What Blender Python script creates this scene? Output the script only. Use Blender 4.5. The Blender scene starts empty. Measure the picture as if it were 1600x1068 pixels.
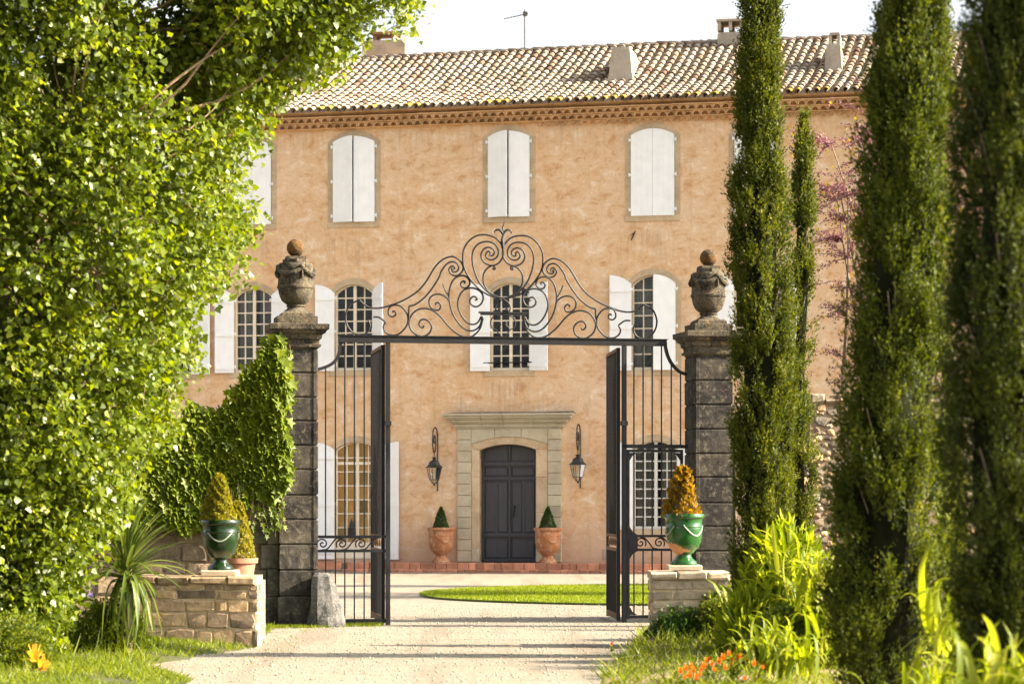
import bpy, math, random
import numpy as np
from mathutils import Vector, Matrix
from mathutils.geometry import tessellate_polygon
C = bpy.context.scene
col = C.collection
R = math.radians
rng = np.random.default_rng(7)
random.seed(7)

# ------------------------------------------------------------ camera, sky, sun, exposure
EYE = 1.9            # camera height; level camera, raised by lens shift so that verticals stay vertical
FPX = 3800.0         # focal length in photograph pixels (1600 wide)
HOR = 785.0          # horizon line in the photograph
cam = bpy.data.cameras.new('camera'); camo = bpy.data.objects.new('camera', cam); col.objects.link(camo)
camo.location = (0, 0, EYE); camo.rotation_euler = (R(90), 0, 0)
cam.sensor_width = 36; cam.lens = FPX / 1600 * 36; cam.shift_y = (HOR - 534) / 1600
cam.clip_start = 0.5; cam.clip_end = 2000
cam.dof.use_dof = True; cam.dof.focus_distance = 42; cam.dof.aperture_fstop = 2.3
C.camera = camo
w = bpy.data.worlds.new('World'); C.world = w; w.use_nodes = True
nt = w.node_tree; sk = nt.nodes.new('ShaderNodeTexSky'); sk.sky_type = 'NISHITA'; sk.sun_disc = False
SUN_EL, SUN_AZ = 30, 93
sk.sun_elevation = R(SUN_EL); sk.sun_rotation = R(SUN_AZ); sk.dust_density = 5.0; sk.air_density = 1.0; sk.ozone_density = 0.6
hs = nt.nodes.new('ShaderNodeHueSaturation'); hs.inputs['Saturation'].default_value = 0.30     # thin white veil of high cloud
nt.links.new(sk.outputs[0], hs.inputs['Color']); nt.links.new(hs.outputs[0], nt.nodes['Background'].inputs[0]); nt.nodes['Background'].inputs[1].default_value = 0.085
sun = bpy.data.lights.new('sun', 'SUN'); suno = bpy.data.objects.new('sun', sun); col.objects.link(suno)
sun.energy = 5.0; sun.angle = R(0.53); sun.color = (1.0, 0.84, 0.62)
sd = Vector((math.cos(R(SUN_EL)) * math.sin(R(SUN_AZ)), math.cos(R(SUN_EL)) * math.cos(R(SUN_AZ)), math.sin(R(SUN_EL))))
suno.rotation_euler = sd.to_track_quat('Z', 'Y').to_euler(); suno.location = (40, 20, 40)
C.view_settings.view_transform = 'Standard'; C.view_settings.look = 'None'
C.view_settings.gamma = 1; C.view_settings.use_curve_mapping = False
C.view_settings.exposure = 2.28
C.render.engine = 'CYCLES'
C.cycles.max_bounces = 8; C.cycles.diffuse_bounces = 4; C.cycles.transparent_max_bounces = 16

# ------------------------------------------------------------ materials
def node(nt, t, **kw):
    n = nt.nodes.new(t)
    for k, v in kw.items(): setattr(n, k, v)
    return n
def ramp(nt, fac, stops):
    r = node(nt, 'ShaderNodeValToRGB'); nt.links.new(fac, r.inputs[0])
    e = r.color_ramp.elements
    while len(e) < len(stops): e.new(0.5)
    for i, (p, c) in enumerate(stops):
        e[i].position = p; e[i].color = (*c, 1) if len(c) == 3 else c
    return r.outputs[0]
def noise(nt, vec, scale, detail=6, rough=0.6, dist=0.0):
    n = node(nt, 'ShaderNodeTexNoise'); n.inputs['Scale'].default_value = scale
    n.inputs['Detail'].default_value = detail; n.inputs['Roughness'].default_value = rough
    n.inputs['Distortion'].default_value = dist
    if vec: nt.links.new(vec, n.inputs['Vector'])
    return n.outputs[0]
def mixc(nt, fac, a, b, mode='MIX'):
    m = node(nt, 'ShaderNodeMix', data_type='RGBA', blend_type=mode)
    for s, v in ((m.inputs[0], fac), (m.inputs[6], a), (m.inputs[7], b)):
        if isinstance(v, (int, float)): s.default_value = v
        elif isinstance(v, tuple): s.default_value = (*v, 1)
        else: nt.links.new(v, s)
    return m.outputs[2]
def new_mat(name):
    m = bpy.data.materials.new(name); m.use_nodes = True
    nt = m.node_tree; b = nt.nodes['Principled BSDF']
    tc = node(nt, 'ShaderNodeTexCoord')
    return m, nt, b, tc.outputs['Object']
def bump(nt, b, h, strength, dist=0.02):
    bp = node(nt, 'ShaderNodeBump'); bp.inputs['Strength'].default_value = strength; bp.inputs['Distance'].default_value = dist
    nt.links.new(h, bp.inputs['Height']); nt.links.new(bp.outputs[0], b.inputs['Normal'])
def scalev(nt, vec, s):
    m = node(nt, 'ShaderNodeMapping'); m.inputs['Scale'].default_value = s; nt.links.new(vec, m.inputs[0]); return m.outputs[0]
def obj_rand(nt):
    return node(nt, 'ShaderNodeObjectInfo').outputs['Random']
def math_(nt, op, a, b=0.0, clamp=False):
    m = node(nt, 'ShaderNodeMath', operation=op); m.use_clamp = clamp
    for s, v in zip(m.inputs, (a, b)):
        if isinstance(v, (int, float)): s.default_value = v
        else: nt.links.new(v, s)
    return m.outputs[0]

def m_simple(name, c, rough=0.6, var=0.25, scale=6, bs=0.3, metallic=0, world=False, spec=0.5, rnd=0.0):
    m, nt, b, v = new_mat(name)
    if world: v = node(nt, 'ShaderNodeNewGeometry').outputs['Position']
    n = noise(nt, v, scale, 8, 0.65)
    lo = tuple(x * (1 - var) for x in c); hi = tuple(min(1, x * (1 + var)) for x in c)
    colr = ramp(nt, n, [(0.3, lo), (0.7, hi)])
    if rnd:
        colr = mixc(nt, 1.0, colr, ramp(nt, obj_rand(nt), [(0, (1 - rnd,) * 3), (1, (1 + rnd,) * 3)]), 'MULTIPLY')
    nt.links.new(colr, b.inputs['Base Color'])
    b.inputs['Roughness'].default_value = rough; b.inputs['Metallic'].default_value = metallic
    b.inputs['Specular IOR Level'].default_value = spec
    if bs: bump(nt, b, noise(nt, v, scale * 6, 6), bs, 0.01)
    return m

def m_stucco():
    m, nt, b, v = new_mat('ochre_render')
    n1 = noise(nt, v, 0.55, 8, 0.62, 0.4)
    n2 = noise(nt, scalev(nt, v, (0.85, 1, 1.25)), 2.3, 12, 0.82, 0.45)
    n3 = noise(nt, v, 11, 8, 0.78, 0.3)
    n5 = noise(nt, scalev(nt, v, (1, 1, 1.4)), 8.0, 10, 0.82, 0.5)
    c = ramp(nt, n1, [(0.28, (0.64, 0.40, 0.21)), (0.5, (0.66, 0.445, 0.27)), (0.72, (0.67, 0.50, 0.35))])
    c = mixc(nt, ramp(nt, n2, [(0.38, (1, 1, 1)), (0.485, (0, 0, 0))]), c, (0.52, 0.28, 0.12))
    c = mixc(nt, ramp(nt, n2, [(0.53, (0, 0, 0)), (0.62, (1, 1, 1))]), c, (0.76, 0.61, 0.46))
    c = mixc(nt, ramp(nt, n5, [(0.56, (0, 0, 0)), (0.62, (0.75, 0.75, 0.75))]), c, (0.72, 0.58, 0.44))
    c = mixc(nt, ramp(nt, n5, [(0.34, (0.65, 0.65, 0.65)), (0.43, (0, 0, 0))]), c, (0.45, 0.22, 0.10))
    c = mixc(nt, ramp(nt, n3, [(0.34, (0.7, 0.7, 0.7)), (0.42, (0, 0, 0))]), c, (0.40, 0.23, 0.13))
    n4 = noise(nt, scalev(nt, v, (0.9, 1, 3.6)), 2.3, 10, 0.8, 0.5)
    c = mixc(nt, ramp(nt, n4, [(0.34, (0.55, 0.55, 0.55)), (0.41, (0, 0, 0))]), c, (0.44, 0.23, 0.12))
    # dirt near the ground
    sep = node(nt, 'ShaderNodeSeparateXYZ'); nt.links.new(v, sep.inputs[0])
    g = math_(nt, 'SUBTRACT', 1.5, sep.outputs[2]); g = math_(nt, 'MULTIPLY', g, math_(nt, 'MULTIPLY', n2, 0.9), True)
    c = mixc(nt, g, c, (0.42, 0.27, 0.19))
    st = noise(nt, scalev(nt, v, (2.2, 1, 0.22)), 1.8, 8, 0.7, 0.3)
    c = mixc(nt, ramp(nt, st, [(0.55, (0, 0, 0)), (0.70, (0.7, 0.7, 0.7))]), c, (0.46, 0.32, 0.21))
    # rain streaks that run down from the sills and from the eaves
    run = noise(nt, scalev(nt, v, (6.0, 1, 0.30)), 1.6, 6, 0.65, 0.2)
    cols_ = None
    for cx_ in (-7.35, -4.55, -.05, 3.75, 6.55):      # window axes
        q = math_(nt, 'MULTIPLY', math_(nt, 'SUBTRACT', 0.85, math_(nt, 'ABSOLUTE', math_(nt, 'SUBTRACT', sep.outputs[0], cx_))), 3.0, True)
        cols_ = q if cols_ is None else math_(nt, 'MAXIMUM', cols_, q)
    for zs_, ln, st_ in ((5.30, 1.5, .8), (9.36, 1.2, .7), (12.3, .9, .5)):
        d = math_(nt, 'SUBTRACT', zs_, sep.outputs[2]); f = math_(nt, 'SUBTRACT', 1.0, math_(nt, 'DIVIDE', d, ln), True)
        f = math_(nt, 'MULTIPLY', f, math_(nt, 'MULTIPLY', d, 6.0, True)); f = math_(nt, 'MULTIPLY', f, ramp(nt, run, [(0.47, (0, 0, 0)), (0.62, (st_, st_, st_))]))
        if zs_ < 12: f = math_(nt, 'MULTIPLY', f, cols_)
        c = mixc(nt, f, c, (0.42, 0.29, 0.19))
    nt.links.new(c, b.inputs['Base Color']); b.inputs['Roughness'].default_value = 0.95
    b.inputs['Specular IOR Level'].default_value = 0.2
    hh = math_(nt, 'ADD', n3, math_(nt, 'MULTIPLY', n2, 1.5))
    bump(nt, b, math_(nt, 'ADD', hh, noise(nt, v, 45, 5)), 0.55, 0.015)
    return m

def m_stone(name, base, dark, light, lichen=None, scale=3.0, world=True, bs=0.6, rnd=0.18, dk=(0.35, 0.55)):
    m, nt, b, v = new_mat(name)
    if world: v = node(nt, 'ShaderNodeNewGeometry').outputs['Position']
    n1 = noise(nt, v, scale, 9, 0.68, 0.4); n2 = noise(nt, v, scale * 7, 8, 0.75); n3 = noise(nt, v, scale * 2.2, 8, 0.7, 0.8)
    c = mixc(nt, ramp(nt, n1, [(dk[0], (1, 1, 1)), (dk[1], (0, 0, 0))]), base, dark)
    c = mixc(nt, ramp(nt, n2, [(0.52, (0, 0, 0)), (0.68, (0.8, 0.8, 0.8))]), c, light)
    c = mixc(nt, ramp(nt, n2, [(0.3, (0.8, 0.8, 0.8)), (0.42, (0, 0, 0))]), c, dark)
    if lichen: c = mixc(nt, ramp(nt, n3, [(0.60, (0, 0, 0)), (0.68, (0.85, 0.85, 0.85))]), c, lichen)
    c = mixc(nt, 1.0, c, ramp(nt, obj_rand(nt), [(0, (1 - rnd,) * 3), (0.5, (1, 1, 1)), (1, (1 + rnd, 1 + rnd * .8, 1 + rnd * .5))]), 'MULTIPLY')
    nt.links.new(c, b.inputs['Base Color']); b.inputs['Roughness'].default_value = 0.92
    b.inputs['Specular IOR Level'].default_value = 0.25
    bump(nt, b, math_(nt, 'ADD', n2, n1), bs, 0.02)
    return m

def m_leaf(name, lo, hi, trans=0.5, rough=0.45, tint=None, gloss=0.35, nscale=1.3):
    """leaf with per-leaf variation from the 'v' attribute (leaf tone, its dark end deepened for shaded gaps)"""
    m, nt, b, v = new_mat(name)
    at = node(nt, 'ShaderNodeAttribute', attribute_name='v')
    pos = node(nt, 'ShaderNodeNewGeometry').outputs['Position']
    f = math_(nt, 'ADD', math_(nt, 'MULTIPLY', at.outputs['Fac'], 0.65), math_(nt, 'MULTIPLY', noise(nt, pos, nscale, 3), 0.45), True)
    st = [(0.1, lo), (0.8, hi)] + ([(1.0, tint)] if tint else [])
    c = ramp(nt, f, st)
    nt.links.new(c, b.inputs['Base Color']); b.inputs['Roughness'].default_value = rough
    b.inputs['Specular IOR Level'].default_value = gloss
    tr = node(nt, 'ShaderNodeBsdfTranslucent')
    hs = node(nt, 'ShaderNodeHueSaturation'); hs.inputs['Hue'].default_value = 0.485; hs.inputs['Saturation'].default_value = 1.05; hs.inputs['Value'].default_value = 1.7
    nt.links.new(c, hs.inputs['Color']); nt.links.new(hs.outputs[0], tr.inputs[0])
    mx = node(nt, 'ShaderNodeMixShader'); mx.inputs[0].default_value = trans
    nt.links.new(b.outputs[0], mx.inputs[1]); nt.links.new(tr.outputs[0], mx.inputs[2])
    nt.links.new(mx.outputs[0], nt.nodes['Material Output'].inputs[0])
    return m

def m_glass(name):
    m = bpy.data.materials.new(name); m.use_nodes = True; nt = m.node_tree; nt.nodes.clear()
    out = node(nt, 'ShaderNodeOutputMaterial'); mx = node(nt, 'ShaderNodeMixShader')
    t = node(nt, 'ShaderNodeBsdfTransparent'); nt.links.new(ramp(nt, obj_rand(nt), [(0, (0.55, 0.6, 0.62)), (0.4, (0.88, 0.9, 0.88)), (1, (0.97, 0.97, 0.94))]), t.inputs[0])
    g = node(nt, 'ShaderNodeBsdfGlossy'); g.inputs['Roughness'].default_value = 0.06
    lw = node(nt, 'ShaderNodeFresnel'); lw.inputs[0].default_value = 1.5
    nz = node(nt, 'ShaderNodeBump'); nz.inputs['Strength'].default_value = 0.15; nz.inputs['Distance'].default_value = 0.02
    pos = node(nt, 'ShaderNodeNewGeometry').outputs['Position']
    nt.links.new(noise(nt, pos, 3.5, 2), nz.inputs['Height']); nt.links.new(nz.outputs[0], g.inputs['Normal'])
    nt.links.new(math_(nt, 'MULTIPLY', lw.outputs[0], 1.6, True), mx.inputs[0]); nt.links.new(t.outputs[0], mx.inputs[1]); nt.links.new(g.outputs[0], mx.inputs[2])
    nt.links.new(mx.outputs[0], out.inputs[0])
    return m

def m_tile():
    m, nt, b, v = new_mat('canal_tile')
    at = node(nt, 'ShaderNodeAttribute', attribute_name='v'); pos = node(nt, 'ShaderNodeNewGeometry').outputs['Position']
    c = ramp(nt, at.outputs['Fac'], [(0.0, (0.09, 0.06, 0.045)), (0.12, (0.16, 0.10, 0.07)), (0.26, (0.23, 0.17, 0.125)), (0.45, (0.31, 0.25, 0.19)), (0.80, (0.39, 0.34, 0.275)), (1.0, (0.29, 0.19, 0.12))])
    n = noise(nt, pos, 5, 8, 0.7, 0.5)
    c = mixc(nt, ramp(nt, n, [(0.60, (0, 0, 0)), (0.66, (0.85, 0.85, 0.85))]), c, (0.36, 0.25, 0.05))
    c = mixc(nt, ramp(nt, noise(nt, pos, 0.75, 5, 0.6, 0.6), [(0.30, (0.75, 0.75, 0.75)), (0.40, (0, 0, 0))]), c, (0.13, 0.08, 0.06))
    n2 = noise(nt, pos, 25, 6, 0.7)
    c = mixc(nt, ramp(nt, n2, [(0.36, (0.6, 0.6, 0.6)), (0.5, (0, 0, 0))]), c, (0.13, 0.09, 0.065))
    nt.links.new(c, b.inputs['Base Color']); b.inputs['Roughness'].default_value = 0.9; b.inputs['Specular IOR Level'].default_value = 0.2
    bump(nt, b, n2, 0.5, 0.01)
    return m

def m_gravel():
    m, nt, b, v = new_mat('pale_gravel')
    vo = node(nt, 'ShaderNodeTexVoronoi'); vo.inputs['Scale'].default_value = 85; nt.links.new(v, vo.inputs['Vector'])
    n1 = noise(nt, v, 0.35, 6, 0.6, 0.5); n2 = noise(nt, v, 55, 5, 0.7); n3 = noise(nt, scalev(nt, v, (0.3, 1.6, 1)), 1.4, 7, 0.7, 0.5)
    vs = node(nt, 'ShaderNodeSeparateColor'); nt.links.new(vo.outputs['Color'], vs.inputs[0])
    c = ramp(nt, vs.outputs[0], [(0.0, (0.10, 0.08, 0.058)), (0.18, (0.165, 0.145, 0.115)), (0.7, (0.235, 0.21, 0.17)), (1.0, (0.34, 0.315, 0.27))])
    c = mixc(nt, ramp(nt, n1, [(0.35, (0, 0, 0)), (0.7, (0.5, 0.5, 0.5))]), c, (0.235, 0.205, 0.16))
    c = mixc(nt, ramp(nt, n3, [(0.52, (0, 0, 0)), (0.64, (0.7, 0.7, 0.7))]), c, (0.17, 0.145, 0.11))
    n5 = noise(nt, scalev(nt, v, (1.5, 0.10, 1)), 1.0, 6, 0.6, 0.3)
    c = mixc(nt, ramp(nt, n5, [(0.50, (0, 0, 0)), (0.62, (0.55, 0.55, 0.55))]), c, (0.135, 0.115, 0.088))
    c = mixc(nt, ramp(nt, n2, [(0.28, (0.8, 0.8, 0.8)), (0.42, (0, 0, 0))]), c, (0.13, 0.10, 0.07))
    nt.links.new(c, b.inputs['Base Color']); b.inputs['Roughness'].default_value = 0.95; b.inputs['Specular IOR Level'].default_value = 0.15
    bump(nt, b, math_(nt, 'ADD', vo.outputs['Distance'], n2), 0.5, 0.012)
    return m

def m_glaze(name, glaze, under, patch=True):
    m, nt, b, v = new_mat(name)
    n = noise(nt, v, 5, 7, 0.6, 0.6); n2 = noise(nt, v, 18, 6, 0.7)
    c = mixc(nt, ramp(nt, n, [(0.35, (0, 0, 0)), (0.75, (0.7, 0.7, 0.7))]), glaze, tuple(x * 1.7 for x in glaze))
    sep = node(nt, 'ShaderNodeSeparateXYZ'); nt.links.new(v, sep.inputs[0])
    # worn glaze on the lower left of the belly, bare terracotta below
    d = math_(nt, 'ABSOLUTE', math_(nt, 'SUBTRACT', sep.outputs[2], 0.19))
    f = math_(nt, 'SUBTRACT', 0.062, d); f = math_(nt, 'SUBTRACT', f, math_(nt, 'MULTIPLY', math_(nt, 'ADD', sep.outputs[0], 0.10), 0.45))
    f = math_(nt, 'ADD', f, math_(nt, 'MULTIPLY', math_(nt, 'SUBTRACT', n2, 0.5), 0.12))
    f = math_(nt, 'MULTIPLY', f, 60.0 if patch else 0.0, True)
    nt.links.new(mixc(nt, f, c, under), b.inputs['Base Color'])
    nt.links.new(math_(nt, 'ADD', math_(nt, 'MULTIPLY', f, 0.7), 0.18), b.inputs['Roughness'])
    bump(nt, b, n2, 0.15, 0.01)
    return m
def m_terracotta():
    m, nt, b, v = new_mat('weathered_terracotta')
    n = noise(nt, v, 4.5, 8, 0.65, 1.2); n2 = noise(nt, v, 14, 7, 0.7, 0.5)
    c = ramp(nt, n, [(0.3, (0.24, 0.09, 0.035)), (0.48, (0.36, 0.145, 0.055)), (0.56, (0.38, 0.20, 0.11)), (0.66, (0.48, 0.37, 0.27))])
    c = mixc(nt, ramp(nt, n2, [(0.32, (0.95, 0.95, 0.95)), (0.44, (0, 0, 0))]), c, (0.08, 0.045, 0.03))
    nt.links.new(c, b.inputs['Base Color']); b.inputs['Roughness'].default_value = 0.85
    bump(nt, b, n2, 0.4, 0.01); return m

def m_wood_door():
    m, nt, b, v = new_mat('slate_painted_wood')
    n = noise(nt, scalev(nt, v, (14, 14, 1.2)), 2.0, 7, 0.65)
    c = ramp(nt, n, [(0.3, (0.026, 0.027, 0.033)), (0.7, (0.055, 0.056, 0.064))])
    nt.links.new(c, b.inputs['Base Color']); b.inputs['Roughness'].default_value = 0.55; bump(nt, b, n, 0.3, 0.004)
    return m
def m_lawn(name, a, c_, world=True):
    m, nt, b, v = new_mat(name)
    n = noise(nt, v, 1.2, 6, 0.6); n2 = noise(nt, v, 40, 5, 0.7)
    c = mixc(nt, n2, ramp(nt, n, [(0.3, a), (0.7, c_)]), tuple(x * .55 for x in a))
    nt.links.new(c, b.inputs['Base Color']); b.inputs['Roughness'].default_value = 0.9; bump(nt, b, n2, 0.9, 0.03)
    return m

M = {}
M['stucco'] = m_stucco()
M['tile'] = m_tile()
M['lichen_tile'] = m_stone('lichened_tile', (0.36, 0.25, 0.04), (0.22, 0.14, 0.06), (0.40, 0.32, 0.14), (0.45, 0.31, 0.03), 4.0, True, 0.5, 0.1)
M['genoise'] = m_stone('cornice_clay', (0.55, 0.35, 0.19), (0.40, 0.23, 0.11), (0.62, 0.44, 0.28), None, 2.5, True, 0.4)
M['surround'] = m_stone('window_stone', (0.49, 0.375, 0.25), (0.37, 0.275, 0.175), (0.56, 0.45, 0.32), None, 1.8, True, 0.4, 0.10)
M['quoin'] = m_stone('door_stone', (0.46, 0.41, 0.30), (0.37, 0.31, 0.22), (0.53, 0.47, 0.36), None, 1.6, True, 0.35, 0.10)
M['jamb'] = m_stone('warm_jamb_stone', (0.55, 0.42, 0.28), (0.42, 0.30, 0.18), (0.62, 0.52, 0.38), None, 2.2, True, 0.4, 0.08)
M['pillar'] = m_stone('dark_pillar_stone', (0.054, 0.049, 0.041), (0.013, 0.012, 0.012), (0.14, 0.125, 0.095), None, 1.7, True, 0.9, 0.30, (0.42, 0.60))
M['urn'] = m_stone('lichened_stone', (0.080, 0.068, 0.046), (0.018, 0.016, 0.014), (0.22, 0.185, 0.12), (0.30, 0.16, 0.04), 4.0, True, 1.0, 0.1, (0.40, 0.56))
M['ball'] = m_stone('orange_lichen', (0.11, 0.055, 0.016), (0.03, 0.025, 0.018), (0.30, 0.16, 0.04), (0.30, 0.14, 0.018), 6.0, True, 0.9, 0.1, (0.42, 0.58))
M['ashlar'] = m_stone('grey_ashlar', (0.14, 0.13, 0.10), (0.05, 0.045, 0.04), (0.22, 0.20, 0.155), None, 2.0, True, 0.6, 0.2)
M['guard'] = m_stone('guard_stone', (0.12, 0.12, 0.115), (0.03, 0.032, 0.036), (0.30, 0.28, 0.25), (0.20, 0.13, 0.055), 4.0, True, 0.8, 0.1)
M['rubble'] = m_stone('rubble_stone', (0.26, 0.19, 0.13), (0.12, 0.09, 0.065), (0.38, 0.32, 0.25), None, 3.0, True, 0.8, 0.45)
M['pale_rubble'] = m_stone('pale_rubble_stone', (0.44, 0.315, 0.185), (0.20, 0.135, 0.08), (0.56, 0.47, 0.35), None, 3.0, True, 0.8, 0.45)
M['cream_rubble'] = m_stone('cream_rubble_stone', (0.46, 0.38, 0.28), (0.26, 0.21, 0.16), (0.58, 0.51, 0.41), None, 3.0, True, 0.8, 0.35)
M['grey_rubble'] = m_stone('grey_rubble_stone', (0.20, 0.175, 0.14), (0.085, 0.07, 0.055), (0.36, 0.33, 0.28), None, 3.5, True, 1.0, 0.5)
M['mortar'] = m_stone('lime_mortar', (0.47, 0.375, 0.25), (0.33, 0.24, 0.14), (0.56, 0.48, 0.36), None, 4.0, True, 0.9, 0.05)
M['dmortar'] = m_stone('dark_mortar', (0.22, 0.17, 0.12), (0.11, 0.08, 0.055), (0.32, 0.27, 0.20), None, 4.0, True, 1.0, 0.05)
M['brick'] = m_simple('red_step_brick', (0.42, 0.185, 0.105), 0.85, 0.35, 3, 0.6, world=True, rnd=0.35)
M['white'] = m_simple('white_shutter_paint', (0.80, 0.81, 0.82), 0.5, 0.06, 3.0, 0.08, world=True)
M['cream'] = m_simple('cream_window_paint', (0.78, 0.69, 0.54), 0.6, 0.12, 5, 0.2, world=True)
M['greyframe'] = m_simple('pale_grey_window_paint', (0.66, 0.65, 0.61), 0.5, 0.08, 4, 0.1, world=True)
M['glass'] = m_glass('window_glass')
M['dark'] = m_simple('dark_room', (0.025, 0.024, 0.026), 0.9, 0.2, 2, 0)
M['curtain'] = m_simple('grey_net_curtain', (0.33, 0.32, 0.30), 0.9, 0.2, 6, 0.2)
M['blind'] = m_simple('ochre_blind', (0.80, 0.50, 0.17), 0.9, 0.08, 3, 0.1)
M['iron'] = m_simple('black_wrought_iron', (0.014, 0.014, 0.016), 0.55, 0.35, 14, 0.25, 0.0, spec=0.22)
M['lantern'] = m_simple('black_lantern_metal', (0.012, 0.012, 0.012), 0.5, 0.3, 14, 0.15)
M['sunlit_iron'] = m_simple('sunlit_brown_iron', (0.11, 0.06, 0.028), 0.6, 0.3, 14, 0.25, 0.0, spec=0.2)  # iron of the open leaves, sunlight on it put into the colour
M['door'] = m_wood_door()
M['chimney'] = m_stone('chimney_render', (0.36, 0.31, 0.25), (0.27, 0.23, 0.18), (0.43, 0.38, 0.31), None, 2.0, True, 0.5, 0.1)
M['galv'] = m_simple('galvanised_steel', (0.07, 0.07, 0.068), 0.6, 0.15, 8, 0.1, 0.0)
M['terracotta'] = m_terracotta()
M['terra_plain'] = m_simple('plain_terracotta', (0.30, 0.14, 0.08), 0.85, 0.25, 5, 0.4)
M['green_dark'] = m_glaze('dark_green_glaze', (0.006, 0.018, 0.005), (0.18, 0.10, 0.05), False)
M['green'] = m_glaze('bright_green_glaze', (0.010, 0.060, 0.012), (0.50, 0.24, 0.11), True)
M['pale'] = m_simple('pale_garland', (0.22, 0.25, 0.20), 0.4, 0.1, 10, 0.1)
M['plinth'] = m_simple('limestone_slab', (0.50, 0.43, 0.32), 0.9, 0.2, 6, 0.4)
M['gravel'] = m_gravel()
M['pebble'] = m_simple('loose_pebbles', (0.25, 0.23, 0.19), 0.9, 0.30, 30, 0.3, world=True)
M['soil'] = m_simple('dry_soil', (0.20, 0.14, 0.09), 0.95, 0.4, 8, 0.9, world=True)
M['ground'] = m_simple('dry_ground', (0.17, 0.15, 0.08), 0.95, 0.3, 0.5, 0.5, world=True)
M['turf'] = m_lawn('verge_turf', (0.05, 0.065, 0.012), (0.12, 0.10, 0.045))
M['lawn'] = m_lawn('mown_lawn', (0.085, 0.125, 0.006), (0.13, 0.165, 0.012))
M['dry_leaf'] = m_leaf('dry_leaf', (0.09, 0.065, 0.03), (0.17, 0.13, 0.065), 0.2, 0.7)
M['bark'] = m_simple('poplar_bark', (0.17, 0.13, 0.095), 0.9, 0.45, 7, 1.0, world=True)
M['twig'] = m_simple('poplar_twig', (0.22, 0.15, 0.085), 0.8, 0.3, 10, 0.4, world=True)
M['l_poplar'] = m_leaf('poplar_leaf', (0.020, 0.048, 0.002), (0.155, 0.205, 0.010), 0.48, 0.38, (0.31, 0.29, 0.03), 0.38)
M['l_ivy'] = m_leaf('ivy_leaf', (0.040, 0.090, 0.004), (0.17, 0.215, 0.010), 0.5, 0.45, (0.30, 0.28, 0.02), 0.25)
M['l_cyp'] = m_leaf('cypress_foliage', (0.010, 0.022, 0.002), (0.095, 0.115, 0.008), 0.34, 0.6, (0.24, 0.21, 0.018), 0.2, 2.0)
M['l_cyp2'] = m_leaf('cypress_foliage_near', (0.009, 0.020, 0.002), (0.088, 0.115, 0.008), 0.34, 0.6, (0.21, 0.21, 0.018), 0.2, 2.0)
M['cyp_core'] = m_simple('cypress_core_shade', (0.010, 0.012, 0.004), 0.95, 0.5, 8, 0.8, world=True, spec=0.1)  # near-black core colour paints the shade between the tufts
M['l_cyp3'] = m_leaf('cypress_foliage_dark', (0.006, 0.014, 0.0015), (0.055, 0.075, 0.006), 0.30, 0.6, (0.15, 0.15, 0.014), 0.2, 2.0)
M['l_box'] = m_leaf('golden_box_leaf', (0.10, 0.11, 0.008), (0.26, 0.24, 0.02), 0.42, 0.4, (0.36, 0.30, 0.05), 0.4)
M['l_gold'] = m_leaf('amber_leaf', (0.10, 0.075, 0.006), (0.28, 0.175, 0.012), 0.4, 0.5, (0.34, 0.23, 0.05), 0.3)
M['l_boxdark'] = m_leaf('dark_box_leaf', (0.018, 0.050, 0.008), (0.045, 0.095, 0.014), 0.3, 0.5, None, 0.3)
M['l_grass'] = m_leaf('grass_blade', (0.045, 0.085, 0.004), (0.16, 0.20, 0.012), 0.45, 0.5, (0.29, 0.27, 0.05), 0.3)
M['l_lawn'] = m_leaf('lawn_blade', (0.085, 0.135, 0.004), (0.17, 0.215, 0.008), 0.35, 0.6, (0.22, 0.26, 0.04), 0.2, 0.8)
M['l_strap'] = m_leaf('strap_leaf', (0.07, 0.12, 0.006), (0.20, 0.25, 0.014), 0.5, 0.5, (0.30, 0.30, 0.05), 0.22)
M['l_yucca'] = m_leaf('yucca_leaf', (0.025, 0.050, 0.006), (0.11, 0.15, 0.025), 0.3, 0.4, (0.26, 0.27, 0.07), 0.3)
M['l_shrub'] = m_leaf('shrub_leaf', (0.030, 0.065, 0.004), (0.13, 0.165, 0.012), 0.45, 0.45, (0.19, 0.19, 0.035), 0.4)
M['l_judas'] = m_leaf('judas_leaf', (0.16, 0.13, 0.01), (0.30, 0.24, 0.02), 0.5, 0.5)
M['blossom'] = m_leaf('mauve_blossom', (0.11, 0.038, 0.050), (0.21, 0.085, 0.10), 0.35, 0.6)
M['orange'] = m_leaf('orange_petal', (0.42, 0.10, 0.003), (0.60, 0.20, 0.008), 0.4, 0.5)
M['yellow'] = m_leaf('yellow_petal', (0.50, 0.25, 0.01), (0.60, 0.45, 0.06), 0.4, 0.5)
M['violet'] = m_leaf('violet_petal', (0.22, 0.14, 0.5), (0.4, 0.3, 0.65), 0.4, 0.5)
M['red'] = m_leaf('red_petal', (0.6, 0.03, 0.02), (0.75, 0.06, 0.02), 0.4, 0.5)
M['stem'] = m_simple('green_stem', (0.08, 0.13, 0.03), 0.7, 0.2, 10, 0)

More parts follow.
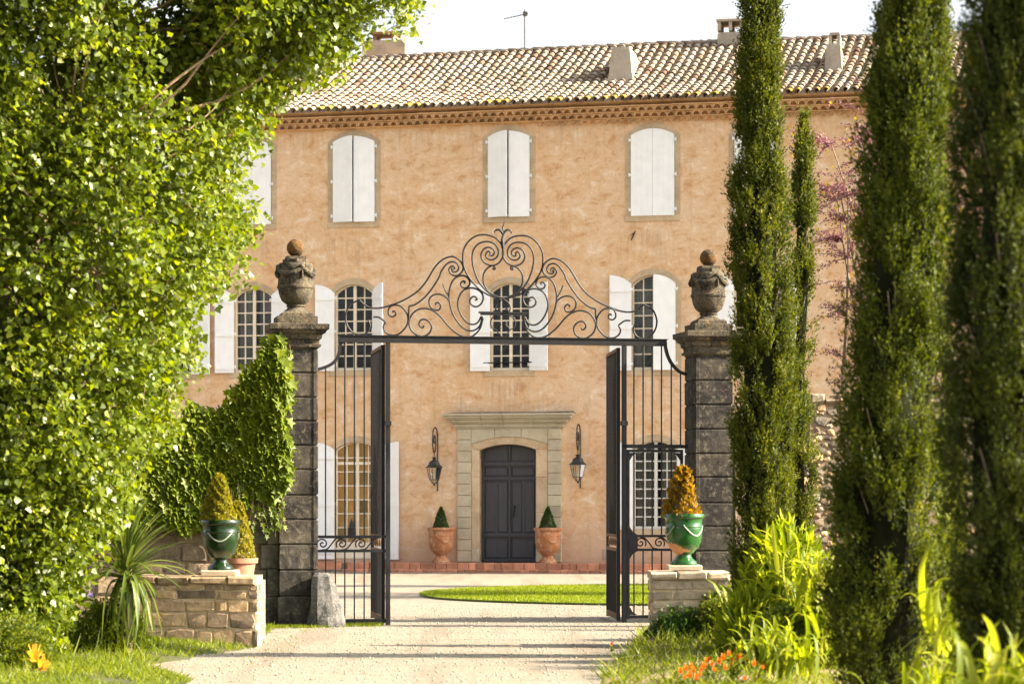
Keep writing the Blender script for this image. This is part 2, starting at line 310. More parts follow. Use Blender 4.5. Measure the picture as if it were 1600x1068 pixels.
# ------------------------------------------------------------ object helpers
def tag(o, label=None, cat=None, group=None, kind=None):
    if label: o['label'] = label
    if cat: o['category'] = cat
    if group: o['group'] = group
    if kind: o['kind'] = kind
    return o
def empty(name, loc=(0, 0, 0), rz=0, label=None, cat=None, group=None, kind=None):
    o = bpy.data.objects.new(name, None); col.objects.link(o); o.location = loc; o.rotation_euler = (0, 0, rz)
    o.empty_display_size = 0.2
    return tag(o, label, cat, group, kind)
def link(name, me, parent=None, loc=None, rot=None, sc=None):
    o = bpy.data.objects.new(name, me); col.objects.link(o)
    if parent: o.parent = parent
    if loc is not None: o.location = loc
    if rot is not None: o.rotation_euler = rot
    if sc is not None: o.scale = sc
    return o
def copy_tree(o, parent=None):
    kids = [k for k in bpy.data.objects if k.parent is o]
    c = o.copy(); col.objects.link(c); c.parent = parent
    for k in kids: copy_tree(k, c)
    return c

class MB:
    def __init__(s): s.v = []; s.f = []
    def add(s, vs, fs):
        n = len(s.v); s.v += [tuple(map(float, p)) for p in vs]; s.f += [tuple(i + n for i in f) for f in fs]; return s
    def box(s, x0, x1, y0, y1, z0, z1):
        return s.add([(x0, y0, z0), (x1, y0, z0), (x1, y1, z0), (x0, y1, z0), (x0, y0, z1), (x1, y0, z1), (x1, y1, z1), (x0, y1, z1)],
              [(0, 3, 2, 1), (4, 5, 6, 7), (0, 1, 5, 4), (1, 2, 6, 5), (2, 3, 7, 6), (3, 0, 4, 7)])
    def block(s, x0, x1, y0, y1, z0, z1, b=0.012, j=0.0):
        """box whose front edges (towards -y) are chamfered, corners slightly uneven"""
        r = lambda: random.uniform(-j, j)
        o = [(x0, z0), (x1, z0), (x1, z1), (x0, z1)]; i = [(x0 + b, z0 + b), (x1 - b, z0 + b), (x1 - b, z1 - b), (x0 + b, z1 - b)]
        vs = [(x, y1, z) for x, z in o] + [(x, y0 + b, z) for x, z in o] + [(x + r(), y0 + r() * .5, z + r()) for x, z in i]
        fs = [(0, 1, 2, 3), (8, 11, 10, 9)]
        for k in range(4):
            l = (k + 1) % 4; fs += [(k, k + 4, l + 4, l), (k + 4, k + 8, l + 8, l + 4)]
        return s.add(vs, fs)
    def prism(s, poly, y0, y1):
        """polygon in xz extruded along y; counter-clockwise seen from -y"""
        n = len(poly); vs = [(x, y0, z) for x, z in poly] + [(x, y1, z) for x, z in poly]
        fs = [tuple(range(n)), tuple(reversed(range(n, 2 * n)))]
        for k in range(n): l = (k + 1) % n; fs.append((l, k, k + n, l + n))
        return s.add(vs, fs)
    def ringstrip(s, a, b, y0, y1, closed=False):
        """solid between two equally long xz polylines"""
        n = len(a); vs = [(x, y0, z) for x, z in a] + [(x, y0, z) for x, z in b] + [(x, y1, z) for x, z in a] + [(x, y1, z) for x, z in b]
        fs = []
        for k in range(n - 1 + (1 if closed else 0)):
            l = (k + 1) % n
            fs += [(k, l, l + n, k + n), (k + 2 * n, k + 3 * n, l + 3 * n, l + 2 * n), (k, k + 2 * n, l + 2 * n, l), (k + n, l + n, l + 3 * n, k + 3 * n)]
        if not closed: fs += [(0, n, 3 * n, 2 * n), (n - 1, 3 * n - 1, 4 * n - 1, 2 * n - 1)]
        return s.add(vs, fs)
    def tube(s, pts, r, n=6, flat=None):
        P = np.array(pts, float); m = len(P); rr = np.full(m, r) if np.isscalar(r) else np.array(r, float)
        T = np.gradient(P, axis=0); T /= np.linalg.norm(T, axis=1)[:, None] + 1e-9
        up = np.array([0, 1, 0.0]) if flat else (np.array([0, 0, 1.0]) if abs(T[0, 2]) < 0.9 else np.array([1.0, 0, 0]))
        vs = []
        A = None
        for k in range(m):
            if flat or A is None: A = up - T[k] * (up @ T[k])
            else: A = A - T[k] * (A @ T[k])
            A = A / (np.linalg.norm(A) + 1e-9); B = np.cross(T[k], A)
            for q in range(n):
                a = 2 * math.pi * (q + .5) / n; vs.append(P[k] + rr[k] * (math.cos(a) * A + math.sin(a) * B))
        fs = []
        for k in range(m - 1):
            for q in range(n): p = (q + 1) % n; fs.append((k * n + q, k * n + p, k * n + n + p, k * n + n + q))
        fs += [tuple(reversed(range(n))), tuple(range((m - 1) * n, m * n))]
        return s.add(vs, fs)
    def lathe(s, prof, n=24, c=(0, 0), square=False, cap=True):
        if square: n = 4
        vs = []
        for r, z in prof:
            for q in range(n):
                a = 2 * math.pi * (q + (.5 if square else 0)) / n; k = math.sqrt(2) if square else 1
                vs.append((c[0] + r * k * math.cos(a), c[1] + r * k * math.sin(a), z))
        fs = []
        for k in range(len(prof) - 1):
            for q in range(n): p = (q + 1) % n; fs.append((k * n + q, k * n + p, k * n + n + p, k * n + n + q))
        if cap: fs += [tuple(reversed(range(n))), tuple(range((len(prof) - 1) * n, len(prof) * n))]
        return s.add(vs, fs)
    def sphere(s, c, r, n=16, m=10):
        prof = [(r * math.sin(math.pi * k / m) + 1e-4, c[2] - r * math.cos(math.pi * k / m)) for k in range(m + 1)]
        return s.lathe(prof, n, (c[0], c[1]))
    def mesh(s, name, m, smooth=False):
        me = bpy.data.meshes.new(name); me.from_pydata(s.v, [], s.f)
        if m: me.materials.append(m)
        if smooth:
            me.polygons.foreach_set('use_smooth', [True] * len(me.polygons))
            me.set_sharp_from_angle(angle=R(40))
        me.update(); return me
    def build(s, name, m, parent=None, smooth=False, loc=None, rot=None, sc=None):
        return link(name, s.mesh(name, m, smooth), parent, loc, rot, sc)

def crom(pts, sub=6):
    P = np.array(pts, float); P = np.vstack([2 * P[0] - P[1], P, 2 * P[-1] - P[-2]]); out = []
    for k in range(1, len(P) - 2):
        for t in np.linspace(0, 1, sub, endpoint=False):
            a, b, c, d = P[k - 1:k + 3]
            out.append(0.5 * (2 * b + (c - a) * t + (2 * a - 5 * b + 4 * c - d) * t * t + (3 * b - a - 3 * c + d) * t ** 3))
    out.append(P[-2]); return np.array(out)

def np_mesh(name, V, F, mat, v=None, smooth=False):
    """V (n,3), F (m,k) all faces with k corners; v = per-face value"""
    me = bpy.data.meshes.new(name); k = F.shape[1]
    me.vertices.add(len(V)); me.vertices.foreach_set('co', V.astype(np.float32).ravel())
    me.loops.add(F.size); me.loops.foreach_set('vertex_index', F.astype(np.int32).ravel())
    me.polygons.add(len(F)); me.polygons.foreach_set('loop_start', np.arange(0, F.size, k, dtype=np.int32))
    me.polygons.foreach_set('loop_total', np.full(len(F), k, dtype=np.int32))
    if v is not None:
        a = me.attributes.new('v', 'FLOAT', 'FACE'); a.data.foreach_set('value', v.astype(np.float32))
    me.materials.append(mat); me.update(calc_edges=True); me.validate()
    return me

def unit(a): return a / (np.linalg.norm(a, axis=-1, keepdims=True) + 1e-9)
def scatter(name, P, D, N, S, tv, tf, mat, v=None, parent=None, W=None):
    """place a template (x = width, y = length, z = normal) at points P with length direction D and normal N"""
    D = unit(D); X = unit(np.cross(D, N)); Z = np.cross(X, D)
    tv = np.array(tv, float); tf = np.array(tf, int); n = len(P); k = len(tv)
    S = np.broadcast_to(np.asarray(S, float), (n,)); W = S if W is None else W
    V = P[:, None, :] + X[:, None, :] * (tv[None, :, 0:1] * W[:, None, None]) + D[:, None, :] * (tv[None, :, 1:2] * S[:, None, None]) + Z[:, None, :] * (tv[None, :, 2:3] * S[:, None, None])
    F = (tf[None] + (np.arange(n) * k)[:, None, None]).reshape(-1, tf.shape[1])
    if v is None: v = rng.random(n)
    me = np_mesh(name, V.reshape(-1, 3), F, mat, np.repeat(v, len(tf)))
    return link(name, me, parent)
def randdir(n): return unit(rng.normal(size=(n, 3)))
LEAF_TRI = ([(0, 0, 0), (.45, .35, .08), (0, 1, 0), (-.45, .35, .08)], [(0, 1, 2), (0, 2, 3)])
LEAF_IVY = ([(0, 0, 0), (.5, -.05, .1), (.28, .3, .02), (.62, .5, .1), (.2, .6, 0), (0, 1.05, -.08), (-.2, .6, 0), (-.62, .5, .1), (-.28, .3, .02), (-.5, -.05, .1), (0, .35, -.06)],
            [(10, 0, 1), (10, 1, 2), (10, 2, 3), (10, 3, 4), (10, 4, 5), (10, 5, 6), (10, 6, 7), (10, 7, 8), (10, 8, 9), (10, 9, 0)])

def ray(px, py):      # direction of a photograph pixel, per metre of depth
    return (px - 800) / FPX, (HOR - py) / FPX
class Frame:
    """a vertical plane standing in the place: origin on the ground and its turn about the vertical"""
    def __init__(s, ox, oy, rz): s.o = (ox, oy); s.rz = rz; s.c = math.cos(rz); s.s = math.sin(rz)
    def at(s, px, py, y=0.0):
        dx, dz = ray(px, py)
        # world point (dx*t, t); local y = -(X-ox)*s + (Y-oy)*c = y
        t = (y + -s.o[0] * s.s + s.o[1] * s.c) / (-dx * s.s + s.c)
        X, Y = dx * t, t
        return (X - s.o[0]) * s.c + (Y - s.o[1]) * s.s, EYE + dz * t
    def world(s, x, y, z=0): return Vector((s.o[0] + x * s.c - y * s.s, s.o[1] + x * s.s + y * s.c, z))
def gp(px, py, Y):    # point at depth Y
    dx, dz = ray(px, py); return Vector((dx * Y, Y, EYE + dz * Y))

# ============================================================ SETTING: ground
g = MB(); g.add([(-400, -50, 0), (400, -50, 0), (400, 700, 0), (-400, 700, 0)], [(0, 1, 2, 3)])
tag(g.build('ground', M['ground']), kind='structure')
def sheet(name, poly, z, mat):
    m = MB(); m.add([(x, y, z) for x, y in poly], [tuple(range(len(poly)))]); return tag(m.build(name, mat), kind='structure')
sheet('gravel_drive', [(-9, 5), (9, 5), (9, 39), (-9, 39)], 0.004, M['gravel'])
sheet('gravel_courtyard', [(-22, 39), (24, 39), (24, 69), (-22, 69)], 0.004, M['gravel'])

HF = Frame(0.0, 67.0, R(-11))      # the house facade (local y = 0, -y towards the visitor)
GF = Frame(0.0, 38.2, R(11))       # the gate screen

# ============================================================ HOUSE
house = empty('manor_house', (0, 67, 0), R(-11), 'long three storey ochre manor house with white shutters behind the iron gate', 'house')
def hx(px, py, y=0.0): return HF.at(px, py, y)
XL, XR = hx(-160, 600)[0], hx(1720, 600)[0]
ZE = hx(800, 190)[1]      # top of the wall
def arc_top(a, rise, x):   # height above the spring line
    Rr = (a * a + rise * rise) / (2 * rise); return math.sqrt(max(Rr * Rr - x * x, 0)) - (Rr - rise)
def arch_poly(cx, a, zb, zs, rise, n=12):
    """counter-clockwise outline: bottom left, bottom right, up and over the arc"""
    pts = [(cx - a, zb), (cx + a, zb)]
    for k in range(n + 1):
        x = a - 2 * a * k / n; pts.append((cx + x, zs + arc_top(a, rise, x)))
    return pts
# windows: (left px, right px, top px, spring px, bottom px, row)
WIN = [(364, 424, 219, 228, 350, 'top'), (521, 586, 213, 222, 346, 'top'), (763, 828, 205, 214, 338, 'top'), (986, 1054, 201, 211, 336, 'top'), (1148, 1213, 198, 208, 332, 'top'),
       (240, 300, 222, 231, 354, 'top'), (366, 425, 450, 462, 581, 'mid'), (523, 583, 444, 457, 578, 'mid'), (766, 828, 442, 454, 578, 'mid'), (987, 1056, 429, 443, 577, 'mid'),
       (1147, 1213, 428, 441, 575, 'mid'), (240, 300, 452, 464, 584, 'mid'),
       (523, 591, 690, 702, 872, 'low'), (989, 1059, 688, 701, 826, 'low')]
SH = {1: (14, 4), 2: (16, 3), 3: (0.5, 0.5), 0: (1, 1), 4: (1, 1), 5: (1, 1), 6: (176, 172), 7: (177, 134), 8: (176, 163), 9: (177, 7), 10: (176, 172), 11: (176, 172), 12: (177, 172), 13: (176, 172)}
openings = []
def wdim(wn):
    l, r, t, sp, b, row = wn; zb = hx((l + r) / 2, b)[1]; zs = hx((l + r) / 2, sp)[1]; zt = hx((l + r) / 2, t)[1]
    xl = hx(l, (t + b) / 2)[0]; xr = hx(r, (t + b) / 2)[0]; return (xl + xr) / 2, (xr - xl) / 2, zb, zs, zt - zs
for wn in WIN: openings.append(wdim(wn))
dxl, _ = hx(753, 780, 0.28); dxr, _ = hx(840, 780, 0.28)
dcx, da = (dxl + dxr) / 2, (dxr - dxl) / 2 + .01
dzb = 0.27; dzs = hx(797, 702)[1]; dzt = hx(797, 695)[1]
DOORO = (dcx, da, dzb, dzs, dzt - dzs + .03)
holes = [arch_poly(o[0], o[1] + .012, o[2] - .01, o[3], o[4] + .012) for o in openings] + [arch_poly(DOORO[0], DOORO[1] + .05, 0.1, DOORO[3], DOORO[4] + .05)]
wall = MB()
outer = [(XL, -0.2), (XR, -0.2), (XR, ZE + .35), (XL, ZE + .35)]
polys = [outer] + holes
flat = [p for pl in polys for p in pl]
tris = tessellate_polygon([[Vector((x, z, 0)) for x, z in pl] for pl in polys])
def ccw(t):
    (x0, z0), (x1, z1), (x2, z2) = (flat[i] for i in t)
    return tuple(t) if (x1 - x0) * (z2 - z0) - (x2 - x0) * (z1 - z0) > 0 else tuple(reversed(t))
wall.add([(x, 0, z) for x, z in flat], [ccw(t) for t in tris])
for hpl in holes:     # masonry reveals
    n = len(hpl); wall.add([(x, 0, z) for x, z in hpl] + [(x, .5, z) for x, z in hpl], [(k, (k + 1) % n, (k + 1) % n + n, k + n) for k in range(n)])
DEP = 10.4
wall.add([(XL, 0, -.2), (XL, DEP, -.2), (XL, DEP, ZE + .3), (XL, DEP / 2, ZE + 2.8), (XL, 0, ZE + .35)], [(0, 4, 3, 2, 1)])
wall.add([(XR, 0, -.2), (XR, DEP, -.2), (XR, DEP, ZE + .3), (XR, DEP / 2, ZE + 2.8), (XR, 0, ZE + .35)], [(0, 1, 2, 3, 4)])
wall.add([(XL, DEP, -.2), (XR, DEP, -.2), (XR, DEP, ZE + .3), (XL, DEP, ZE + .3)], [(0, 3, 2, 1)])
wall.build('wall', M['stucco'], house)
# dark rooms behind the openings
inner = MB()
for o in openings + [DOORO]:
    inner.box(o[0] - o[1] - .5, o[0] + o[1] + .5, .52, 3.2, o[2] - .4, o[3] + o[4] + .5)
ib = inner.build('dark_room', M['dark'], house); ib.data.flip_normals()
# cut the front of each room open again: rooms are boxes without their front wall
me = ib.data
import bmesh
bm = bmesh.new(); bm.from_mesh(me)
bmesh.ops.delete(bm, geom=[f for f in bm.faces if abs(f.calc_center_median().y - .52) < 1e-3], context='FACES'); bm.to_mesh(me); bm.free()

hinge_mb = MB(); hinge_mb.box(-.045, .03, -.03, .0, -.025, .025).box(-.06, -.035, -.035, 0.0, -.05, .05)
hinge_me = hinge_mb.mesh('hinge', M['white'])
def shutter(o, side, ang):
    """one leaf of a pair: hinge line at the opening's edge, planks, two battens, hinges"""
    cx, a, zb, zs, rise = o
    zb0 = zb - .02; wd = a - .004
    topz = lambda x: zs + arc_top(a, rise, a - x) + (0.0)     # x from the hinge
    p = MB(); th = .035
    n = 8
    poly = [(0, zb0), (wd, zb0)] + [(wd * (1 - k / n), topz(wd * (1 - k / n))) for k in range(n + 1)]
    p.prism([(x, z) for x, z in poly], -.012, .012)
    s = -1 if side == 'l' else 1
    root = link('shutter', None, house) if False else None
    mir = (lambda x: x) if side == 'l' else (lambda x: -x)
    m2 = MB(); m2.v = [(mir(x), y, z) for x, y, z in p.v]; m2.f = [f if side == 'l' else tuple(reversed(f)) for f in p.f]
    hxp = cx - a + .002 if side == 'l' else cx + a - .002
    rot = -R(ang) if side == 'l' else R(ang)
    ob = m2.build('shutter', M['white'], house, loc=(hxp, -.045, 0), rot=(0, 0, rot))
    npl = 4
    for k in range(npl):
        x0 = wd * k / npl + .0012; x1 = wd * (k + 1) / npl - .0012
        z1a, z1b = topz(x0) - .002, topz(x1) - .002
        pl = MB(); pp = [(x0, zb0 + .004), (x1, zb0 + .004), (x1, z1b), ((x0 + x1) / 2, topz((x0 + x1) / 2) - .002), (x0, z1a)]
        pl.prism(pp, -.018, -.0125); pl.prism(pp, .0125, .018)
        pl.v = [(mir(x), y, z) for x, y, z in pl.v]
        if side != 'l': pl.f = [tuple(reversed(f)) for f in pl.f]
        pl.build('plank', M['white'], ob)
    H = zs - zb0
    for fz in (.07, .50, .93):
        b = MB(); b.box(.03, wd - .03, .0185, .041, zb0 + H * fz - .055, zb0 + H * fz + .055)
        b.v = [(mir(x), y, z) for x, y, z in b.v]
        if side != 'l': b.f = [tuple(reversed(f)) for f in b.f]
        b.build('batten', M['white'], ob)
        h = link('hinge', hinge_me, ob, (0, .0, zb0 + H * fz + .02), (0, 0, 0), (1 if side == 'l' else -1, 1, 1))
    return ob
def stones_round(o, mat, ow, fr=-.012, back=.30, sill=True, mesh_parent=None, sillw=None):
    """surround built of separate blocks: jambs, voussoirs, sill; ow = width of the band"""
    cx, a, zb, zs, rise = o; out = []
    H = zs - zb; nj = 3
    for s in (-1, 1):
        zz = [zb] + sorted(zb + H * (k + random.uniform(-.12, .12)) / nj for k in range(1, nj)) + [zs]
        for k in range(nj):
            x0, x1 = (cx - a - ow - random.uniform(0, .0), cx - a) if s < 0 else (cx + a, cx + a + ow)
            m = MB(); m.block(x0, x1, fr, back, zz[k] + .002, zz[k + 1] - .002, .004); out.append(m)
    # three voussoirs
    inn = []; outr = []
    nn = 18; A = a + ow; topo = zs + rise + ow * .9
    for k in range(nn + 1):
        t = -1 + 2 * k / nn; x = a * t; inn.append((cx + x, zs + arc_top(a, rise, x)))
        xo = A * t; outr.append((cx + xo, zs + .0 + max(arc_top(A, rise * 1.25 + ow * .75, xo), 0)))
    # end pieces start on the spring line
    cuts = [0, 6, 12, 18]
    for c0, c1 in zip(cuts[:-1], cuts[1:]):
        m = MB(); m.ringstrip(inn[c0:c1 + 1], outr[c0:c1 + 1], fr, back); out.append(m)
    if sill:
        m = MB(); sw = ow if sillw is None else sillw; m.block(cx - a - sw, cx + a + sw, fr - .018, back, zb - .17, zb - .004, .006); out.append(m)
    for m in out: m.build('surround_stone', mat, mesh_parent)

GR = {'mid': 7, 'low': 9}
for i, (wn, o) in enumerate(zip(WIN, openings)):
    cx, a, zb, zs, rise = o; row = wn[5]
    fm = M['greyframe'] if i == 13 else M['cream']
    fy0, fy1 = .14, .19
    f = MB()
    ft = .05; bz = zb + (.42 if i == 12 else .03)
    # outer timber frame following the arch
    def outline(d, n=12):
        aa = a - d; pts = [(cx - aa, bz + d * .8)]
        for k in range(n + 1):
            x = -aa + 2 * aa * k / n; pts.append((cx + x, zs - d * .6 + arc_top(a, rise, x * a / aa)))
        pts.append((cx + aa, bz + d * .8)); return pts
    f.ringstrip(outline(ft), outline(.002), fy0 - .01, fy1)
    f.box(cx - a + .004, cx + a - .004, fy0 - .02, fy1, zb + .001, bz + ft * .85)
    wf = f.build('window', fm, house)
    if i == 12:
        wf['label'] = 'tall arched ground floor window with ochre blind behind pale bars'
    f = MB(); f.box(cx - .042, cx + .042, fy0 - .022, fy1 - .003, bz + .04, zs + rise - .03); f.build('meeting_stile', fm, wf)
    nr = GR.get(row, 7); z0 = bz + ft; z1 = zs + rise - ft
    if i == 12: nr = 7; 
    if row != 'top':
        cols = []
        for s in (-1, 1):
            xi, xo = cx + s * .042, cx + s * (a - ft); ncol = 2
            xs = [min(xi, xo) + abs(xo - xi) * k / ncol for k in range(ncol + 1)]
            for k in range(1, ncol): 
                b = MB(); b.box(xs[k] - .016, xs[k] + .016, fy0 + .004, fy1 - .008, z0, zs - ft + arc_top(a, rise, xs[k] - cx)); b.build('glazing_bar', fm, wf)
            for k in range(ncol): cols.append((xs[k], xs[k + 1]))
            for r_ in range(1, nr):
                z = z0 + (z1 - z0) * r_ / nr
                lim = zs - ft + arc_top(a, rise, xs[0] - cx if s < 0 else xs[-1] - cx)
                if z > lim + .05: continue
                b = MB(); b.box(xs[0], xs[-1], fy0 + .006, fy1 - .01, z - .016, z + .016); b.build('glazing_bar', fm, wf)
        for (xa, xb) in cols:
            for r_ in range(nr):
                za, zc = z0 + (z1 - z0) * r_ / nr, z0 + (z1 - z0) * (r_ + 1) / nr
                pm = MB(); t1 = min(zc, zs - ft * .8 + arc_top(a, rise, xa - cx)); t2 = min(zc, zs - ft * .8 + arc_top(a, rise, xb - cx))
                yy = fy1 - .02; tl = random.uniform(-.0015, .0015); tw = random.uniform(-.0015, .0015)
                pm.add([(xa, yy + tl, za), (xb, yy - tl, za), (xb, yy + tw, t2), (xa, yy - tw, t1)], [(0, 1, 2, 3)])
                pm.build('pane', M['glass'], wf)
        if i == 12:
            b = MB(); b.box(cx - a + .05, cx + a - .05, fy1 + .01, fy1 + .02, z0, zs + rise - .05); b.build('blind', M['blind'], wf)
            b = MB(); b.box(cx - a + .02, cx + a - .02, fy0 - .03, fy1, zs - .42, zs - .34); b.build('transom', fm, wf)
            b = MB(); b.box(cx - a + .03, cx + a - .03, fy0 + .0, fy1 - .01, zb + .03, bz - .02); b.block(cx - a + .12, cx - .06, fy0 - .01, fy0, zb + .08, bz - .06); b.block(cx + .06, cx + a - .12, fy0 - .01, fy0, zb + .08, bz - .06)
            b.build('lower_panel', M['jamb'], wf)
        else:
            b = MB(); n = 40
            if i in (9, 13, 6):
                xx = np.linspace(cx - a + .05, cx + a - .05, n + 1); yy = fy1 + .16 + .03 * np.sin(np.arange(n + 1) * 1.9)
                vs = [(x, y, zb) for x, y in zip(xx, yy)] + [(x, y, zs + rise) for x, y in zip(xx, yy)]
                b.add(vs, [(k, k + 1, k + n + 2, k + n + 1) for k in range(n) if not (n * .42 < k < n * .6)])
                b.build('curtain', M['curtain'], wf, True)
    else:
        pm = MB(); pm.prism(arch_poly(cx, a - .06, bz + .04, zs - .04, rise), fy1 - .012, fy1 - .006); pm.build('pane', M['glass'], wf)
    stones_round(o, M['surround'], .155 if row != 'top' else .16, mesh_parent=wf, sill=(i != 12))
    L, Rr = SH[i]
    shutter(o, 'l', L); shutter(o, 'r', Rr)
# dark figure ornament behind the low window
xo_, zo_ = hx(550, 838, .12); wp_ = HF.world(xo_, .06, 0)
m = MB(); m.lathe([(.0, 0), (.11, 0), (.11, .03), (.085, .05), (.095, .20), (.10, .22), (.07, .25), (.03, .42), (.012, .44), (.0, .50)], 12, cap=False)
tag(m.build('window_ornament', M['lantern'], None, True, (wp_.x, wp_.y, zo_ + .02)), 'dark cone shaped ornament standing in the ochre ground floor window', 'ornament')
# ---- door and its stone frame
dy = .26
cx, a, zb, zs, rise = DOORO
dm = MB(); dm.prism(arch_poly(cx, a, zb, zs, rise), dy + .06, dy + .11)
door = dm.build('entrance_door', M['door'], house)
def dz(py): return hx(797, py, dy)[1]
f = MB()
for (x0, x1, za, zc) in [(cx - a, cx + a, dz(727), dz(721)), (cx - a, cx + a, dz(838), dz(833)), (cx - .025, cx + .025, zb, zs + rise - .01), (cx - a, cx - a + .07, zb, zs), (cx + a - .07, cx + a, zb, zs),
                        (cx - a, cx + a, dz(749), dz(745)), (cx - a, cx + a, zb, zb + .06)]:
    f.block(x0, x1, dy, dy + .062, za, zc, .006)
f.build('rail', M['door'], door)
for s in (-1, 1):
    x_in, x_out = cx + s * .06, cx + s * (a - .1)
    xa, xb = min(x_in, x_out), max(x_in, x_out); xm = (xa + xb) / 2
    for (p0, p1, za, zc) in [(xa, xm - .04, dz(831), dz(752)), (xm + .04, xb, dz(831), dz(752)), (xa, xb, dz(743), dz(730)), (xa, xb, zb + .1, dz(842))]:
        m = MB(); m.block(p0, p1, dy + .035, dy + .062, za, zc, .02); m.build('panel', M['door'], door)
    m = MB(); n = 6; pp = [(xa, dz(719)), (xb, dz(719))] + [(xb - (xb - xa) * k / n, zs - .06 + arc_top(a, rise, (xb - (xb - xa) * k / n) - cx)) for k in range(n + 1)]
    m.prism(pp, dy + .04, dy + .062); m.build('panel', M['door'], door)
k = MB(); hxx, hz = hx(804, 800, dy); k.tube([(hxx, dy, hz + .16), (hxx + .01, dy - .05, hz + .14), (hxx - .01, dy - .06, hz), (hxx - .02, dy - .03, hz - .1), (hxx - .03, dy, hz - .12)], .018, 6); k.sphere((hxx, dy - .02, hz + .16), .035, 8, 6)
k.build('handle', M['iron'], door)
surr = MB(); ow = hx(737, 780)[0]; surr_out_l = ow; surr_out_r = hx(856, 780)[0]
aw_l, aw_r = (cx - a) - ow, surr_out_r - (cx + a)
frame_o = MB(); frame_o.box(cx - a - .005, cx - a, .0, .34, .25, zs); 
doorway = frame_o.build('stone_doorway', M['jamb'], house)
zz = [dzb, hx(797, 857)[1], hx(797, 800)[1], hx(797, 745)[1], zs]
for s in (-1, 1):
    x0, x1 = (ow, cx - a) if s < 0 else (cx + a, surr_out_r)
    for q in range(4):
        m = MB(); m.block(x0, x1 if s < 0 else x1, (-.05 if q == 0 else -.035), .34, zz[q] + .002, zz[q + 1] - .002, .012, .002); m.build('jamb_stone', M['jamb'] if q else M['quoin'], doorway)
inn, outr = [], []
for k_ in range(19):
    t = -1 + 2 * k_ / 18; x = a * t; inn.append((cx + x, zs + arc_top(a, rise, x))); X = cx + (surr_out_r - ow) / 2 * t; outr.append((X + (ow + surr_out_r) / 2 - cx, hx(797, 694)[1] + arc_top((surr_out_r - ow) / 2, .2, X - cx)))
for c0, c1 in ((0, 8), (8, 18)):
    m = MB(); m.ringstrip(inn[c0:c1 + 1], outr[c0:c1 + 1], -.035, .34); m.build('arch_stone', M['jamb'], doorway)
ql0, ql1, qr0, qr1 = hx(715, 780)[0], ow - .01, surr_out_r + .01, hx(877.5, 780)[0]
zt = hx(797, 669)[1]; nq = 12
for (x0, x1) in ((ql0, ql1), (qr0, qr1)):
    for q in range(nq):
        za = dzb + (zt - dzb) * q / nq; zc = dzb + (zt - dzb) * (q + 1) / nq
        m = MB(); m.block(x0, x1, -.055, .0, za + .006, zc - .006, .01, .003); m.build('quoin_stone', M['quoin'], doorway)
# frieze blocks that meet the arch
fx = [ql1 + .004, hx(773.5, 680)[0], hx(815, 680)[0], qr0 - .004]
for q in range(3):
    n = 8; x0, x1 = fx[q] + .006, fx[q + 1] - .006
    lo = [(x0 + (x1 - x0) * k_ / n, np.interp(x0 + (x1 - x0) * k_ / n, [p[0] for p in outr], [p[1] for p in outr]) + .012) for k_ in range(n + 1)]
    hi = [(p[0], zt - .01) for p in lo]
    m = MB(); m.ringstrip(hi, lo, -.05, .0); m.build('frieze_stone', M['quoin'], doorway)
# moulded cornice over the door
cor = MB(); zc0, zc1 = hx(797, 669)[1], hx(797, 646)[1]; Hc = zc1 - zc0
xl, xr = hx(712, 660)[0], hx(881, 660)[0]
steps = [(0, .10, .07, 0), (.10, .34, .10, .03), (.34, .42, .16, .09), (.42, .60, .20, .13), (.60, .70, .26, .20), (.70, .86, .31, .25), (.86, 1.0, .36, .30)]
cuts = [0, .25, .45, .73, 1.0]
for q in range(4):
    m = MB()
    for (a0, a1, pr, ex) in steps:
        X0, X1 = xl - ex, xr + ex; W_ = xr - xl
        x0 = X0 if q == 0 else xl + W_ * cuts[q] + .003; x1 = X1 if q == 3 else xl + W_ * cuts[q + 1] - .003
        m.block(x0, x1, -pr, .0, zc0 + Hc * a0 + .0005, zc0 + Hc * a1 - .0005, .008)
    m.build('cornice_stone', M['quoin'], doorway)
m = MB(); m.prism([(xl - .25, zc1 + .001), (xr + .33, zc1 + .001), (xr + .3, zc1 + .06), (xr - .5, zc1 + .04), (xl + 1, zc1 + .05), (xl, zc1 + .03)], -.28, .0); m.build('mortar_fillet', M['dmortar'], doorway)

# ---- cornice of tile ends under the eaves (genoise) and the roof
eL, eR = XL, XR
def eave_z(x): 
    return ZE + .30 + (x - hx(800, 180)[0]) * .006
gm = MB()
gtile = MB(); n = 8; rr = .088; hp_ = .114
o_, i_ = [], []
for k in range(n + 1):
    an = math.pi * k / n; i_.append((rr * math.cos(an), .095 * math.sin(an)))
    o_.append((hp_ * max(-1, min(1, 1.5 * math.cos(an))), .112 * min(1, 1.6 * math.sin(an)) if 0 < k < n else 0.0))
gtile.ringstrip(i_, o_, -.05, .14)
arch_o = [((rr + .014) * math.cos(math.pi * k / n), (.095 + .012) * math.sin(math.pi * k / n)) for k in range(n + 1)]
gtile.ringstrip(i_, arch_o, -.075, -.049)
gtile_me = gtile.mesh('cornice_tile', M['genoise'])
gx0, gx1 = hx(395, 190)[0], hx(1365, 190)[0]
cnt = 0; pitch = .228
rows = [(-.09, 0), (-.19, .145), (-.29, .29)]
gband = MB(); stuff_t = MB()
